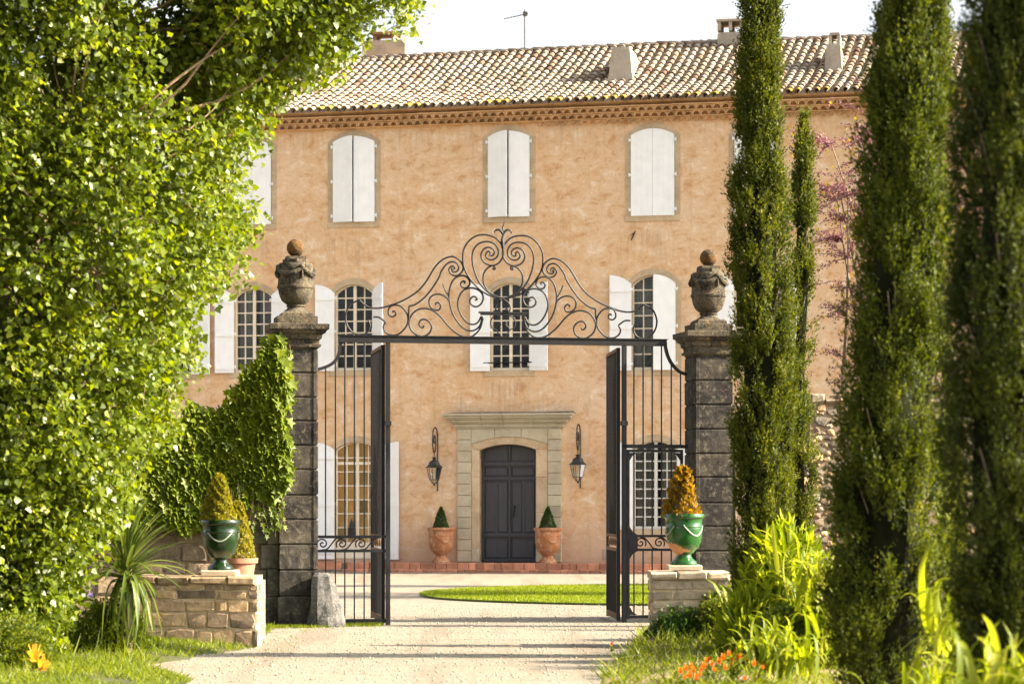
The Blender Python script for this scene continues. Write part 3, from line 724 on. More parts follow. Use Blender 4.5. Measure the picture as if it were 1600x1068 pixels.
for ri, (yo, dzr) in enumerate(rows):
    zr = lambda x: eave_z(x) - .46 + dzr
    # backing bands that carry each row of tile ends
    seg = 24
    for k in range(seg):
        x0 = eL + (eR - eL) * k / seg; x1 = eL + (eR - eL) * (k + 1) / seg
        z = (zr(x0) + zr(x1)) / 2
        gband.box(x0, x1, yo + .15, .02 + ri * .002, z - .001 * ri, z + .144)
        gband.box(x0, x1, yo - .045, .0 + ri * .002, z + .1165, z + .1445)
    ntile = int((eR - eL) / pitch)
    for k in range(ntile):
        x = eL + pitch * (k + .5 + .5 * (ri % 2)); vis = gx0 < x < gx1
        if ri == 0 and x < hx(840, 190)[0]: continue
        z = zr(x) + .003
        if vis and cnt < 290:
            link('cornice_tile', gtile_me, house, (x, yo + .045, z), (0, 0, random.uniform(-.03, .03)), (1, 1, random.uniform(.92, 1.06))); cnt += 1
        else:
            stuff_t.add([(vx + x, vy + yo + .045, vz + z) for vx, vy, vz in gtile.v], gtile.f)
gband.build('cornice_band', M['genoise'], house)
tag(stuff_t.build('cornice_tile_row', M['genoise'], house), kind='stuff')

SK = math.tan(R(4.5))        # the tile courses run slightly askew of the facade
YE = -.48; YR = 5.2
def roof_z(x, y):            # sagging profile: flatter at the eave
    t = (y - YE) / (YR - YE); top = hx(1000, 76, YR)[1] + .05; e = eave_z(x) + .10
    sag = -.16 * math.sin(math.pi * min(t * 1.0, 1)) + .035 * math.sin(x * .9 + 1) * math.sin(math.pi * t)
    dipl = -.0 if x > 3.2 else (-.012 * (3.2 - x))
    return e + (top + dipl - e) * t + sag
EX = .33; CP = .25
tlen = .45
def tile_mesh(vv, conv=True):
    m = MB(); n = 5; L = tlen; a_, b_ = [], []
    V = []; F = []
    for (yy, r0) in ((0, .098), (L, .072)):
        for k in range(n + 1):
            an = math.pi * k / n; s = 1 if conv else -1
            V.append((r0 * math.cos(an), yy, s * r0 * .82 * math.sin(an)))
        for k in range(n + 1):
            an = math.pi * k / n
            V.append(((r0 - .02) * math.cos(an), yy, s * (r0 * .82 - .02) * math.sin(an)))
    q = n + 1
    for k in range(n):
        F += [(k, k + 1, 2 * q + k + 1, 2 * q + k), (q + k + 1, q + k, 3 * q + k, 3 * q + k + 1), (k + 1, k, q + k, q + k + 1)]
    if not conv: F = [tuple(reversed(f)) for f in F]
    return np.array(V), np.array(F)
tV, tF = tile_mesh(0); pV, pF = tile_mesh(0, False)
tile_vars = []
for k in range(14):
    lich_vars = [] if k == 0 else lich_vars
    lich_vars.append(np_mesh('roof_tile', tV, tF, M['lichen_tile'], np.full(len(tF), (k + .5) / 14)))
    tile_vars.append(np_mesh('roof_tile', tV, tF, M['tile'], np.full(len(tF), (k + .5) / 14)))
roof_cols = int((XR - XL + 2) / CP); nrows = int((YR - YE) / EX)
sV, sF, sv = [], [], []; off = 0; indiv = 0
vis0, vis1 = hx(455, 170, YE)[0], hx(1372, 160, YE)[0]
for c_ in range(roof_cols):
    cj = random.uniform(-.012, .012)
    for r_ in range(nrows + 1):
        y = YE + EX * r_ + random.uniform(-.02, .02); xb = XL - .5 + CP * c_ + cj; x = xb + (y - YE) * SK
        if y > YR - .1: y = YR - .15
        if not (XL - .3 < x < XR + .3): continue
        sl = math.atan2(roof_z(x, y + .3) - roof_z(x, y), .3)
        z = roof_z(x, y) + .055 + random.uniform(-.006, .006)
        rz = -math.atan(SK) + random.uniform(-.05, .05)
        vv = min(.999, max(0, random.betavariate(2.4, 1.9)))
        mx = Matrix.Translation((x, y, z)) @ Matrix.Rotation(rz, 4, 'Z') @ Matrix.Rotation(sl - .075, 4, 'X')
        if r_ in (0, 1, 2, 3) and vis0 < x < vis1 and indiv < 255:
            o = link('roof_tile', (lich_vars if r_ == 0 and random.random() < .35 else tile_vars)[int(vv * 14)], house); o.matrix_local = mx; indiv += 1
        else:
            A = np.array(mx); V = tV @ A[:3, :3].T + A[:3, 3]
            sV.append(V); sF.append(tF + off); off += len(V); sv.append(np.full(len(tF), vv))
        if r_ % 1 == 0:      # pan tiles between the covers
            mx = Matrix.Translation((x + CP / 2, y + .05, roof_z(x + CP / 2, y) + .045)) @ Matrix.Rotation(-math.atan(SK), 4, 'Z') @ Matrix.Rotation(sl - .03, 4, 'X')
            A = np.array(mx); V = (pV * (1.15, 1, 1)) @ A[:3, :3].T + A[:3, 3]
            sV.append(V); sF.append(pF + off); off += len(V); sv.append(np.full(len(pF), vv * .6))
me = np_mesh('tile_field', np.vstack(sV), np.vstack(sF), M['tile'], np.concatenate(sv))
tag(link('tile_field', me, house), kind='stuff')
# roof deck under the tiles, rear slope
dk = MB(); n = 40
for k in range(n):
    x0 = XL - .3 + (XR - XL + .6) * k / n; x1 = XL - .3 + (XR - XL + .6) * (k + 1) / n
    ys = np.linspace(YE + .1, YR, 9)
    vs = [(x0, y, roof_z(x0, y) - .03) for y in ys] + [(x1, y, roof_z(x1, y) - .03) for y in ys]
    dk.add(vs, [(q, q + 9, q + 10, q + 1) for q in range(8)])
    dk.add([(x0, YR, roof_z(x0, YR) - .03), (x1, YR, roof_z(x1, YR) - .03), (x1, DEP + .4, ZE + .2), (x0, DEP + .4, ZE + .2)], [(0, 1, 2, 3)])
    dk.add([(x0, 0, eave_z(x0) - .05), (x1, 0, eave_z(x1) - .05), (x1, YE + .1, roof_z(x1, YE + .1) - .03), (x0, YE + .1, roof_z(x0, YE + .1) - .03)], [(0, 1, 2, 3)])
dk.build('roof_deck', M['genoise'], house)
ridge_v, ridge_f = tile_mesh(0)
rmes = [np_mesh('ridge_tile', tV * (1.35, 1, 1.2), tF, M['tile'], np.full(len(tF), q)) for q in (.2, .45, .8, .95)]
x = XL
while x < XR:
    o = link('ridge_tile', random.choice(rmes), house, (x, YR + .02, roof_z(x, YR) + .05 + random.uniform(-.008, .01)), (random.uniform(-.03, .03), random.uniform(-.03, .03), -R(90) + random.uniform(-.03, .03))); x += .37
m = MB(); m.box(XL, XR, YR - .1, YR + .12, ZE + 2.2, 0)
rb = MB(); n = 40
for k in range(n):
    x0 = XL + (XR - XL) * k / n; x1 = XL + (XR - XL) * (k + 1) / n; z0 = roof_z((x0 + x1) / 2, YR)
    rb.box(x0, x1, YR - .07, YR + .12, z0 - .15, z0 + .07)
rb.build('ridge_mortar', M['dmortar'], house)

def chimney(l, r, t, b, yl, depth, lab, flare=0.0, cap=None, taper=0.0):
    x0, zb_ = hx(l, b, yl); x1, zt_ = hx(r, t, yl); m = MB(); rt = taper
    cxm = (x0 + x1) / 2; hw = (x1 - x0) / 2
    lv = [(hw + flare, zb_ - .8), (hw + flare, zb_ - .02), (hw + flare * .35, zb_ + .18), (hw, zb_ + .45), (hw - rt, zt_ - .1), (hw - rt - .03, zt_)]
    vs = []
    for h_, z in lv:
        d2 = depth / 2 + (h_ - hw) * .7
        for sx, sy in ((-1, -1), (1, -1), (1, 1), (-1, 1)): vs.append((cxm + sx * h_, yl + depth / 2 + sy * d2, z))
    fs = []
    for k in range(len(lv) - 1):
        for q in range(4): p = (q + 1) % 4; fs.append((4 * k + q, 4 * k + p, 4 * k + 4 + p, 4 * k + 4 + q))
    fs.append(tuple(range(4 * (len(lv) - 1), 4 * len(lv)))); m.add(vs, fs)
    o = m.build('chimney', M['chimney'], house); o['label'] = lab
    if cap:
        cl, cr, ct, cb = cap; a0 = hx(cl, ct, yl)[0]; a1 = hx(cr, ct, yl)[0]; zt2 = hx(cr, ct, yl)[1]; zb2 = max(hx(cr, cb, yl)[1], zt_)
        return o, (a0, a1, zb2, zt2)
    return o, None
chimney(952, 987, 72, 137, 1.9, 1.5, 'tapered rendered chimney on the middle of the roof', .14, None, .05)
o, cp = chimney(1289, 1315, 67, 124, 2.1, 1.3, 'slender rendered chimney with small hollow cap', .06, (1294, 1312, 48, 67), .03)
a0, a1, z0_, z1_ = cp; m = MB(); y0_ = 2.35; y1_ = 3.0; m.box(a0, a0 + .09, y0_, y1_, z0_ - .01, z1_ - .07); m.box(a1 - .09, a1, y0_, y1_, z0_ - .01, z1_ - .07); m.prism([(a0 - .0, z1_ - .07), (a1, z1_ - .07), (a1 - .04, z1_), (a0 + .05, z1_)], y0_ - .01, y1_ + .01); m.build('chimney_cap', M['chimney'], o)
# ridge chimney with openings
o, _ = chimney(1121, 1196, 48, 80, 4.9, .9, 'wide ridge chimney with brick framed openings')
x0, z1_ = hx(1121, 31, 4.9); x1 = hx(1196, 31, 4.9)[0]; zb_ = hx(1121, 48, 4.9)[1]
m = MB(); np_ = 5
for k in range(np_): xx = x0 + (x1 - x0 - .1) * k / (np_ - 1); m.block(xx, xx + .1, 4.9, 5.8, zb_ - .01, z1_ - .06)
m.build('brick_pier', M['chimney'], o); m = MB(); m.block(x0 - .03, x1 + .03, 4.86, 5.84, z1_ - .06, z1_ + .02); m.build('chimney_slab', M['chimney'], o)
# far left chimney stack behind the ridge
x0, z1_ = hx(566, 64, 6.2); x1 = hx(633, 64, 6.2)[0]; zb_ = hx(600, 97, 6.2)[1]
m = MB(); m.prism([(x0, zb_ - .6), (x1, zb_ - .6), (x1, z1_ - .12), (x1 - .12, z1_), (x0 + .1, z1_), (x0, z1_ - .1)], 6.2, 7.2)
o = m.build('chimney', M['chimney'], house); o['label'] = 'broad chimney stack half hidden by poplar leaves'
m = MB(); a0 = hx(580, 50, 6.2)[0]; a1 = hx(614, 50, 6.2)[0]; zt2 = hx(600, 52, 6.2)[1]
for xx in (a0, a1 - .1): m.block(xx, xx + .1, 6.4, 7.0, z1_ - .02, zt2)
m.block(a0 - .05, a1 + .05, 6.3, 7.1, zt2, zt2 + .08); m.build('chimney_cap', M['terra_plain'], o)

# wall irons, iron bar under the middle window, grey vent plate
m = MB(); x_, z_ = hx(990, 368); m.tube([(x_ - .06, -.03, z_ - .12), (x_, -.035, z_), (x_ + .03, -.03, z_ + .1)], .016, 5); m.tube([(x_ - .05, -.02, z_ + .02), (x_ + .06, -.03, z_ + .12)], .012, 5); m.build('wall_tie', M['iron'], house)
m = MB(); x0, z_ = hx(755, 567, -.06); x1 = hx(833, 567, -.06)[0]; m.tube([(x0, -.07, z_), (x1, -.07, z_ + .01)], .02, 6); m.build('window_bar', M['iron'], house)
m = MB(); x0, z0_ = hx(942, 874); x1, z1_ = hx(950, 857); m.block(x0, x1, -.02, .0, z0_, z1_); m.build('vent_plate', M['chimney'], house)
# ---- brick steps
steps_root = tag(empty('brick_step', (0, 67, 0), R(-11)), 'low two course red brick step along the foot of the facade', 'step')
core = MB(); core.box(XL, XR, -.93, 0, -.1, .235); core.box(XL, XR, -1.18, -.93, -.1, .07); core.build('step_core', M['dmortar'], steps_root)
bx0, bx1 = hx(590, 885)[0], hx(1020, 885)[0]
for course, (z0_, z1_, yf) in enumerate(((.075, .262, -1.0), (-.02, .085, -1.22))):
    x = bx0 - .6 - .11 * course
    while x < bx1 + .4:
        L = random.choice((.30, .31, .33, .20, .42)); m = MB(); dj = random.uniform(-.008, .008)
        m.block(x, x + L - .012, yf + dj, yf + .26, z0_, z1_ + random.uniform(-.006, .004), .01, .004); m.build('brick', M['brick'], steps_root); x += L
m = MB(); m.box(XL, bx0 - .8, -1.0, -.9, -.02, .25); m.box(bx1 + .75, XR, -1.0, -.9, -.02, .25); m.build('kerb', M['brick'], steps_root)
m = MB(); m.box(XL, XR, -.92, -.03, .2355, .256); m.build('tread', M['brick'], steps_root)

# ---- antenna
pa = HF.world(hx(820, 80, YR)[0], YR, 0); zb_ = hx(820, 80, YR)[1]; zt_ = hx(820, 15, YR)[1]
ant = empty('tv_antenna', (pa.x, pa.y, zb_ - .3), 0, 'thin steel television antenna standing on the roof ridge', 'antenna')
m = MB(); m.tube([(0, 0, 0), (0, 0, zt_ - zb_ + .3)], .028, 6); m.build('mast', M['galv'], ant)
m = MB(); zz_ = hx(820, 24, YR)[1] - zb_ + .3; m.tube([(.1, 0, zz_ + .05), (-.62, 0, zz_ - .11)], .014, 5); m.box(-.06, .08, -.05, .05, zz_ - .02, zz_ + .1); m.build('boom', M['galv'], ant)
for k in range(8):
    m = MB(); t = k / 7; m.tube([(.05 - .64 * t, -.22 + .1 * t, zz_ + .04 - .145 * t), (.05 - .64 * t, .22 - .1 * t, zz_ + .04 - .145 * t)], .006, 4); m.build('element', M['galv'], ant)

# ---- wall lanterns
def lantern(px, pt, lab):
    """wall bracket in a plane square to the facade, lantern hung from its scroll"""
    xw, zt_ = hx(px, pt); wp = HF.world(xw, 0, 0)
    root = empty('wall_lantern', (wp.x, wp.y, 0), R(-11), lab, 'lantern', 'black lanterns flanking the entrance door')
    zo = zt_
    m = MB(); m.tube([(0, -.03, zo - 1.75), (0, -.03, zo - .35)], .018, 6); 
    pts = [(-.03, -.35), (-.045, -.2), (-.14, -.05), (-.33, 0), (-.52, -.06), (-.62, -.22), (-.64, -.42), (-.56, -.62), (-.44, -.70), (-.32, -.62), (-.27, -.45), (-.30, -.28), (-.40, -.22), (-.48, -.3), (-.46, -.42), (-.40, -.44)]
    c = crom([(0, y, zo + z) for y, z in pts], 5); m.tube(c, .02, 6); m.build('bracket', M['lantern'], root)
    ly = -.44; zl = zo - .72
    m = MB(); m.tube([(0, ly, zl + .02), (0, ly, zl - .12)], .012, 5)
    H = .26
    m.lathe([(.04, zl - .10), (.075, zl - .12), (.04, zl - .15), (.07, zl - .19), (.13, zl - .21), (.16, zl - .30), (.22, zl - .36), (.25, zl - .375), (.25, zl - .39), (.0, zl - .391)], 6, (0, ly))
    m.build('hood', M['lantern'], root)
    z0_, z1_ = zl - .72, zl - .39
    g_ = MB(); fr = MB()
    for q in range(6):
        a0 = 2 * math.pi * q / 6; a1 = 2 * math.pi * (q + 1) / 6
        p = [(.21 * math.cos(a0), ly + .21 * math.sin(a0), z1_), (.21 * math.cos(a1), ly + .21 * math.sin(a1), z1_), (.135 * math.cos(a1), ly + .135 * math.sin(a1), z0_), (.135 * math.cos(a0), ly + .135 * math.sin(a0), z0_)]
        g_.add(p, [(0, 1, 2, 3)]); fr.tube([p[0], p[3]], .011, 4); fr.tube([p[3], p[2]], .011, 4)
        fr.tube([p[3], (.0 + .06 * math.cos(a0), ly + .06 * math.sin(a0), z0_ - .1), (0, ly, z0_ - .12)], .009, 4)
    g_.build('glass', M['glass'], root); fr.sphere((0, ly, z0_ - .14), .03, 6, 5); fr.build('cage', M['lantern'], root)
    m = MB(); m.tube([(0, ly, z0_ + .02), (0, ly, z0_ + .16)], .02, 8); m.build('candle', M['plinth'], root)
lantern(684, 668, 'black iron lantern hanging on the wall left of the entrance door')
lantern(907, 663, 'black iron lantern hanging on the wall right of the entrance door')

# ============================================================ pots and topiary
VASE = [(.0, 0), (.172, 0), (.176, .03), (.165, .05), (.12, .085), (.098, .12), (.10, .15), (.135, .165), (.14, .18), (.19, .225), (.225, .30), (.238, .38), (.243, .47), (.240, .50), (.247, .51), (.24, .52), (.243, .60), (.25, .615), (.27, .63), (.272, .66), (.262, .675), (.235, .675), (.225, .64), (.215, .60)]
def vase(name, loc, mat, lab, s=1.0, group=None, gar='pale', garmat=None, rz=0):
    root = empty(name, loc, rz, lab, 'pot', group)
    m = MB(); m.lathe([(r * s, z * s) for r, z in VASE], 32, cap=False); m.build('bowl', mat, root, True)
    m = MB(); m.lathe([(.0, .598 * s), (.218 * s, .60 * s)], 20, cap=False); m.build('soil', M['soil'], root)
    for a0 in (-1.15, 1.0, 3.1):
        pts = []
        for k in range(13):
            t = k / 12; a = a0 - .75 + 1.5 * t; z = (.52 - .13 * math.sin(math.pi * t)) * s; r = float(np.interp(z / s, [.3, .38, .47, .6], [.225, .238, .243, .243])) * s
            pts.append((r * math.cos(a), r * math.sin(a), z))
        m = MB(); m.tube(pts, .010 * s, 6); m.build('garland', garmat or M['pale'], root, True)
        a = a0 - .78; m = MB(); m.sphere((.243 * s * math.cos(a), .243 * s * math.sin(a), .52 * s), .022 * s, 8, 6); m.build('rosette', mat, root, True)
    return root
def cone_bush(name, loc, h, r, mat, lab, n, leaf, shape=0.75, group=None, cat='topiary', lump=.06):
    root = empty(name, loc, 0, lab, cat, group)
    t = rng.random(n) ** 1.0; z = h * t
    base = r * np.clip((1 - t) ** shape, 0, 1) * np.clip(.78 + t * 2.2, 0, 1)
    a = rng.random(n) * 2 * np.pi; dep = 1 - np.abs(rng.normal(0, .09, n))
    rad = (base + lump * r * np.sin(a * 5 + z * 13 / h) * np.cos(z * 17 / h + a * 2)) * dep
    P = np.stack([rad * np.cos(a), rad * np.sin(a), z], 1); Nn = np.stack([np.cos(a), np.sin(a), np.full(n, .4)], 1) + rng.normal(0, .5, (n, 3))
    D = np.stack([np.cos(a) * .5, np.sin(a) * .5, np.full(n, .9)], 1) + rng.normal(0, .45, (n, 3))
    o = scatter('foliage', P, D, Nn, leaf * (.6 + .8 * rng.random(n)), *LEAF_TRI, mat, parent=root)
    o['kind'] = 'stuff'
    m = MB(); core = [(r * .82 * (1 - k / 8) ** shape * min(1, .78 + k / 8 * 2.2) + .001, h * .93 * k / 8) for k in range(9)]; m.lathe(core, 12); m.build('inner_twigs', M['bark'], root)
    m = MB(); m.tube([(0, 0, -.1), (0, 0, .1)], .02, 6); m.build('trunk', M['bark'], root)
    return root
# door pots
for px, lab, lab2 in ((689, 'weathered terracotta urn pot on the step left of the door', 'clipped dark green box cone in the pot left of the door'),
                (856, 'weathered terracotta urn pot on the step right of the door', 'clipped dark green box cone in the pot right of the door')):
    xx = hx(px, 878, -.48)[0]; wp = HF.world(xx, -.48, 0)
    s = 1.43
    vase('door_pot', (wp.x, wp.y, .257), M['terracotta'], lab, s, 'terracotta pots beside the entrance door', garmat=M['terracotta'])
    cone_bush('box_cone', (wp.x, wp.y, .257 + .60 * s), .66, .24 if px < 800 else .26, M['l_boxdark'], lab2, 2600, .035, .8, 'box cones beside the entrance door')

# ============================================================ GATE PILLARS, URNS
def gx(px, py, y=0.0): return GF.at(px, py, y)
def pillar(side):
    if side == 'l':
        x0 = gx(437, 700, -.3)[0]; x1 = gx(497, 700, -.3)[0]; ys = [975, 931, 890, 850, 811, 773, 733, 695, 657, 620, 582, 545]; off = 0
    else:
        x0 = gx(1085.5, 700, -.3)[0]; x1 = x0 + gx(497, 700, -.3)[0] - gx(437, 700, -.3)[0] + .03; ys = [988, 940, 900, 860, 822, 785, 745, 708, 670, 632, 594, 556]
    pxm = 467 if side == 'l' else 1114
    zs_ = [gx(pxm, y, -.3)[1] for y in ys]; zs_[0] = -.05
    cxp = (x0 + x1) / 2; hw = (x1 - x0) / 2; cyp = 0.0
    wp = GF.world(cxp, 0, 0)
    root = empty('gate_pillar', (wp.x, wp.y, 0), R(11), 'dark weathered stone gate pillar half hidden by ivy, left of the gate' if side == 'l' else 'dark weathered stone gate pillar beside the cypress, right of the gate', 'pillar', 'stone pillars of the gateway')
    c = MB(); c.box(-hw + .02, hw - .02, -hw + .02, hw - .02, -.1, zs_[-1]); c.build('core', M['pillar'], root)
    for k in range(len(ys) - 1):
        m = MB(); z0_, z1_ = zs_[k] + .007, zs_[k + 1] - .007; e = .025 if k == 0 else 0
        d = .03; b = .016
        # block with cut-back edges on all four sides
        def ring(h, z): return [(sx * h + random.uniform(-.003, .003), sy * h + random.uniform(-.003, .003), z) for sx, sy in ((-1, -1), (1, -1), (1, 1), (-1, 1))]
        vs = ring(hw + e - b, z0_) + ring(hw + e, z0_ + b) + ring(hw + e, z1_ - b) + ring(hw + e - b, z1_)
        fs = [(3, 2, 1, 0), (12, 13, 14, 15)]
        for q in range(3):
            for p in range(4): r_ = (p + 1) % 4; fs.append((4 * q + p, 4 * q + r_, 4 * q + 4 + r_, 4 * q + 4 + p))
        m.add(vs, fs); m.build('stone_block', M['pillar'], root)
        if side == 'l' or True:     # drafted margin strip along the opening side
            m = MB(); xa = hw - .075 if side == 'l' else -hw + .01
            m.block(xa, xa + .065, -hw - e - .012, -hw + .05, z0_ + .004, z1_ - .004, .006); m.build('margin_strip', M['pillar'], root)
    zt_ = zs_[-1]; px2m = 38.0 / FPX
    prof = [(hw - .005, zt_), (hw + .0, zt_ + .03), (hw + .04, zt_ + .035), (hw + .045, zt_ + .075), (hw + .015, zt_ + .085), (hw + .02, zt_ + .14), (hw + .05, zt_ + .16), (hw + .06, zt_ + .22), (hw + .11, zt_ + .25), (hw + .125, zt_ + .29), (hw + .155, zt_ + .30), (hw + .16, zt_ + .375), (hw + .13, zt_ + .385)]
    if side == 'r': prof = [(r_, zt_ + (z - zt_) * 1.02) for r_, z in prof]
    m = MB(); m.lathe(prof, square=True); m.build('capital', M['urn'], root)
    return root, (cxp, prof[-1][1])
def urn(frame_x, z0_, lab, px_off=0.0):
    wp = GF.world(frame_x + px_off, 0, 0); s = 1 / 100.0
    root = empty('stone_urn', (wp.x, wp.y, z0_), R(11), lab, 'urn', 'stone urns on the gate pillars')
    m = MB(); m.lathe([(.31, 0), (.31, .12), (.285, .125)], square=True); m.lathe([(.24, .12), (.235, .17), (.20, .20)], square=True)
    m.build('plinth', M['urn'], root)
    m = MB(); m.lathe([(.19, .17), (.20, .2), (.17, .225), (.135, .25), (.125, .275), (.145, .285), (.145, .30), (.13, .31), (.16, .33), (.215, .375), (.245, .44), (.265, .51), (.272, .56), (.285, .565), (.288, .60), (.275, .61), (.272, .66), (.27, .80), (.275, .86), (.265, .93), (.25, .95), (.19, .955), (.15, .96)], 28)
    m.build('body', M['urn'], root, True)
    m = MB(); m.lathe([(.20, .955), (.2, 1.01), (.15, 1.012)], 8, square=False); m.lathe([(.15, 1.01), (.15, 1.055), (.1, 1.06)], square=True); m.build('neck_block', M['urn'], root)
    for q in range(4):
        pts = []; a0 = q * math.pi / 2 + .25
        for k in range(11):
            t = k / 10; a = a0 + t * math.pi / 2; pts.append(((.285) * math.cos(a), (.285) * math.sin(a), .87 - .10 * math.sin(math.pi * t)))
        rr_ = [.025 + .02 * math.sin(math.pi * k / 10) for k in range(11)]
        m = MB(); m.tube(pts, rr_, 7); m.build('garland', M['urn'], root, True)
        m = MB(); m.sphere((.285 * math.cos(a0), .285 * math.sin(a0), .885), .042, 8, 6); m.tube([(.28 * math.cos(a0), .28 * math.sin(a0), .87), (.285 * math.cos(a0), .285 * math.sin(a0), .72)], [.02, .03], 6); m.build('ribbon', M['urn'], root, True)
    m = MB(); m.sphere((0, 0, 1.19), .138, 20, 14); m.build('ball', M['ball'], root, True)
    return root
pl, (lx, lz) = pillar('l'); pr_, (rx, rz_) = pillar('r')
urn(lx, lz, 'lichened stone urn with orange ball on the left gate pillar by the poplar', -.02)
urn(rx, rz_, 'lichened stone urn with orange ball on the right gate pillar by the cypress', 0.0)

# guard stone leaning at the left pillar
x0, _ = gx(489, 930, -.55); x1, _ = gx(530, 930, -.55); wp = GF.world((x0 + x1) / 2, -.42, 0)
gs = MB(); lv = [(0, .29, .18), (.12, .27, .18), (.4, .22, .17), (.62, .185, .15), (.78, .15, .13), (.83, .10, .09)]
n = 12; vs = []
for z, rx_, ry_ in lv:
    for q in range(n):
        a = 2 * math.pi * q / n; k = 1 + .10 * math.sin(a * 3 + z * 5) + random.uniform(-.03, .03); sq = 1 / max(abs(math.cos(a)), abs(math.sin(a))) ** .6
        vs.append((rx_ * math.cos(a) * k * sq - .10 * z, ry_ * math.sin(a) * k * sq, z - (0.02 if z == 0 else 0)))
fs = []
for k in range(len(lv) - 1):
    for q in range(n): p = (q + 1) % n; fs.append((k * n + q, k * n + p, k * n + n + p, k * n + n + q))
fs.append(tuple(range((len(lv) - 1) * n, len(lv) * n))); gs.add(vs, fs)
o = gs.build('guard_stone', M['guard'], None, False, (wp.x + .03, wp.y, 0), (0, 0, R(11)))
tag(o, 'worn grey guard stone leaning at the foot of the left gate pillar', 'stone')

# ============================================================ IRON GATE
def gpt(px, py, y=0.0):
    x, z = GF.at(px, py, y); return (x, y, z)
screen = empty('gate_screen', (0, 38.2, 0), R(11), 'fixed wrought iron gate frame with scrolled overthrow and side railings', 'gate frame')
def A(c): return [(700 + x * .1125, 350 + y * .1125) for x, y in c]
def Bc(c): return [(700 + x * .1125, 440 + y * .1125) for x, y in c]
def Cc(c): return [(520 + x * .1125, 420 + y * .1125) for x, y in c]
def C5(c): return [(400 + x * .2528, 330 + y * .2528) for x, y in c]
scrolls = [
    A([(580, 410), (600, 440), (640, 415), (638, 362), (570, 322), (500, 345), (463, 410), (470, 480), (520, 545), (610, 575), (690, 550), (750, 480), (771, 390), (740, 280), (650, 185), (500, 147), (370, 175), (270, 260), (215, 370), (208, 500), (230, 620), (300, 750), (400, 870), (500, 950), (620, 1005), (780, 1030)]),
    A([(598, 403), (562, 378), (528, 410), (533, 455), (575, 490), (630, 490), (685, 450), (702, 385), (680, 315), (630, 265), (540, 242), (440, 265), (370, 330), (338, 430), (345, 560), (385, 700), (450, 830), (540, 930), (620, 980), (700, 1008)]),
    A([(632, 598), (632, 628), (658, 618), (650, 588), (610, 578), (550, 610), (500, 680), (490, 760), (505, 840), (560, 930), (640, 988)]),
    A([(87, 628), (95, 600), (65, 582), (30, 598), (15, 640), (50, 697), (120, 715), (185, 675), (213, 600), (175, 515), (100, 460)]) + C5([(1205, 280), (1160, 295), (1110, 340)]) + Cc([(1300, 170), (1200, 290), (1080, 380), (950, 450), (830, 495), (720, 530), (600, 545), (500, 530), (430, 490)]),
    A([(75, 640), (55, 612), (60, 650), (88, 664), (130, 650), (152, 600), (125, 545), (60, 522)]) + C5([(1180, 325), (1145, 372)]) + Cc([(1480, 110), (1380, 270), (1270, 400), (1150, 490), (1062, 515)]),
    Cc([(430, 490), (370, 430)]), Cc([(1062, 513), (1060, 600), (1057, 700)]),
    Cc([(370, 430), (250, 490), (190, 600), (180, 700), (210, 800), (280, 880), (360, 912), (440, 905), (500, 850), (518, 780), (495, 712)]),
    Cc([(565, 665), (640, 670), (700, 708), (735, 740)]),
    Cc([(735, 740), (705, 800), (730, 870), (800, 915), (900, 910), (980, 850), (1040, 760), (1045, 660), (1010, 580), (950, 520), (880, 500), (810, 515), (775, 570), (780, 630), (825, 662), (872, 640), (875, 600), (845, 582), (832, 606)]),
    Cc([(1268, 785), (1250, 815), (1205, 780), (1215, 720), (1270, 697), (1340, 730), (1375, 800), (1350, 880), (1280, 930), (1200, 930), (1110, 870), (1065, 780), (1070, 690), (1130, 600), (1210, 555), (1300, 548), (1400, 580), (1500, 660), (1600, 780)]) + C5([(1240, 752), (1290, 775), (1340, 770), (1385, 725), (1405, 660)]),
    Cc([(1443, 502), (1432, 478), (1468, 467), (1502, 505), (1485, 560), (1430, 570), (1365, 530), (1340, 450), (1370, 380), (1450, 347), (1530, 362), (1600, 410)]) + C5([(1192, 555)]),
    A([(228, 825), (240, 797), (205, 792), (180, 828), (205, 875), (260, 880), (305, 830), (290, 760), (230, 717), (150, 720), (80, 770), (40, 850), (20, 950), (20, 1040)]) + Bc([(40, 350), (80, 460), (150, 570), (230, 650), (320, 680), (400, 655), (455, 590), (480, 480)]),
    Bc([(382, 258), (407, 240), (388, 212), (350, 205), (310, 250), (325, 312), (390, 345), (460, 310), (492, 230), (470, 150), (400, 100), (320, 85), (230, 110), (170, 180), (140, 290), (160, 400), (220, 510), (290, 575), (360, 590), (420, 560), (465, 480)]),
    Cc([(1530, 200), (1560, 280), (1610, 370)]),
    Bc([(738, 385), (715, 370), (700, 395), (690, 420), (668, 370), (690, 295), (770, 240)]),
    Bc([(735, 560), (715, 585), (740, 590), (690, 640)]) , Bc([(690, 470), (620, 500), (597, 570), (620, 640), (680, 672), (720, 740), (785, 775)]),
]
ccx = gpt(786, 500)[0]
for q, sc_ in enumerate(scrolls):
    base = [gpt(x, y) for x, y in sc_]
    thick = .0155 if q not in (14, 15, 16, 17) else .011
    c = crom(base, 5) if len(base) > 2 else np.array(base)
    for s in (1, -1):
        d = c.copy()
        if s < 0: d[:, 0] = 2 * ccx - d[:, 0]
        d[:, 1] += .002 * q * s
        m = MB(); m.tube(d, thick, 6); m.build('scroll', M['iron'], screen, True)
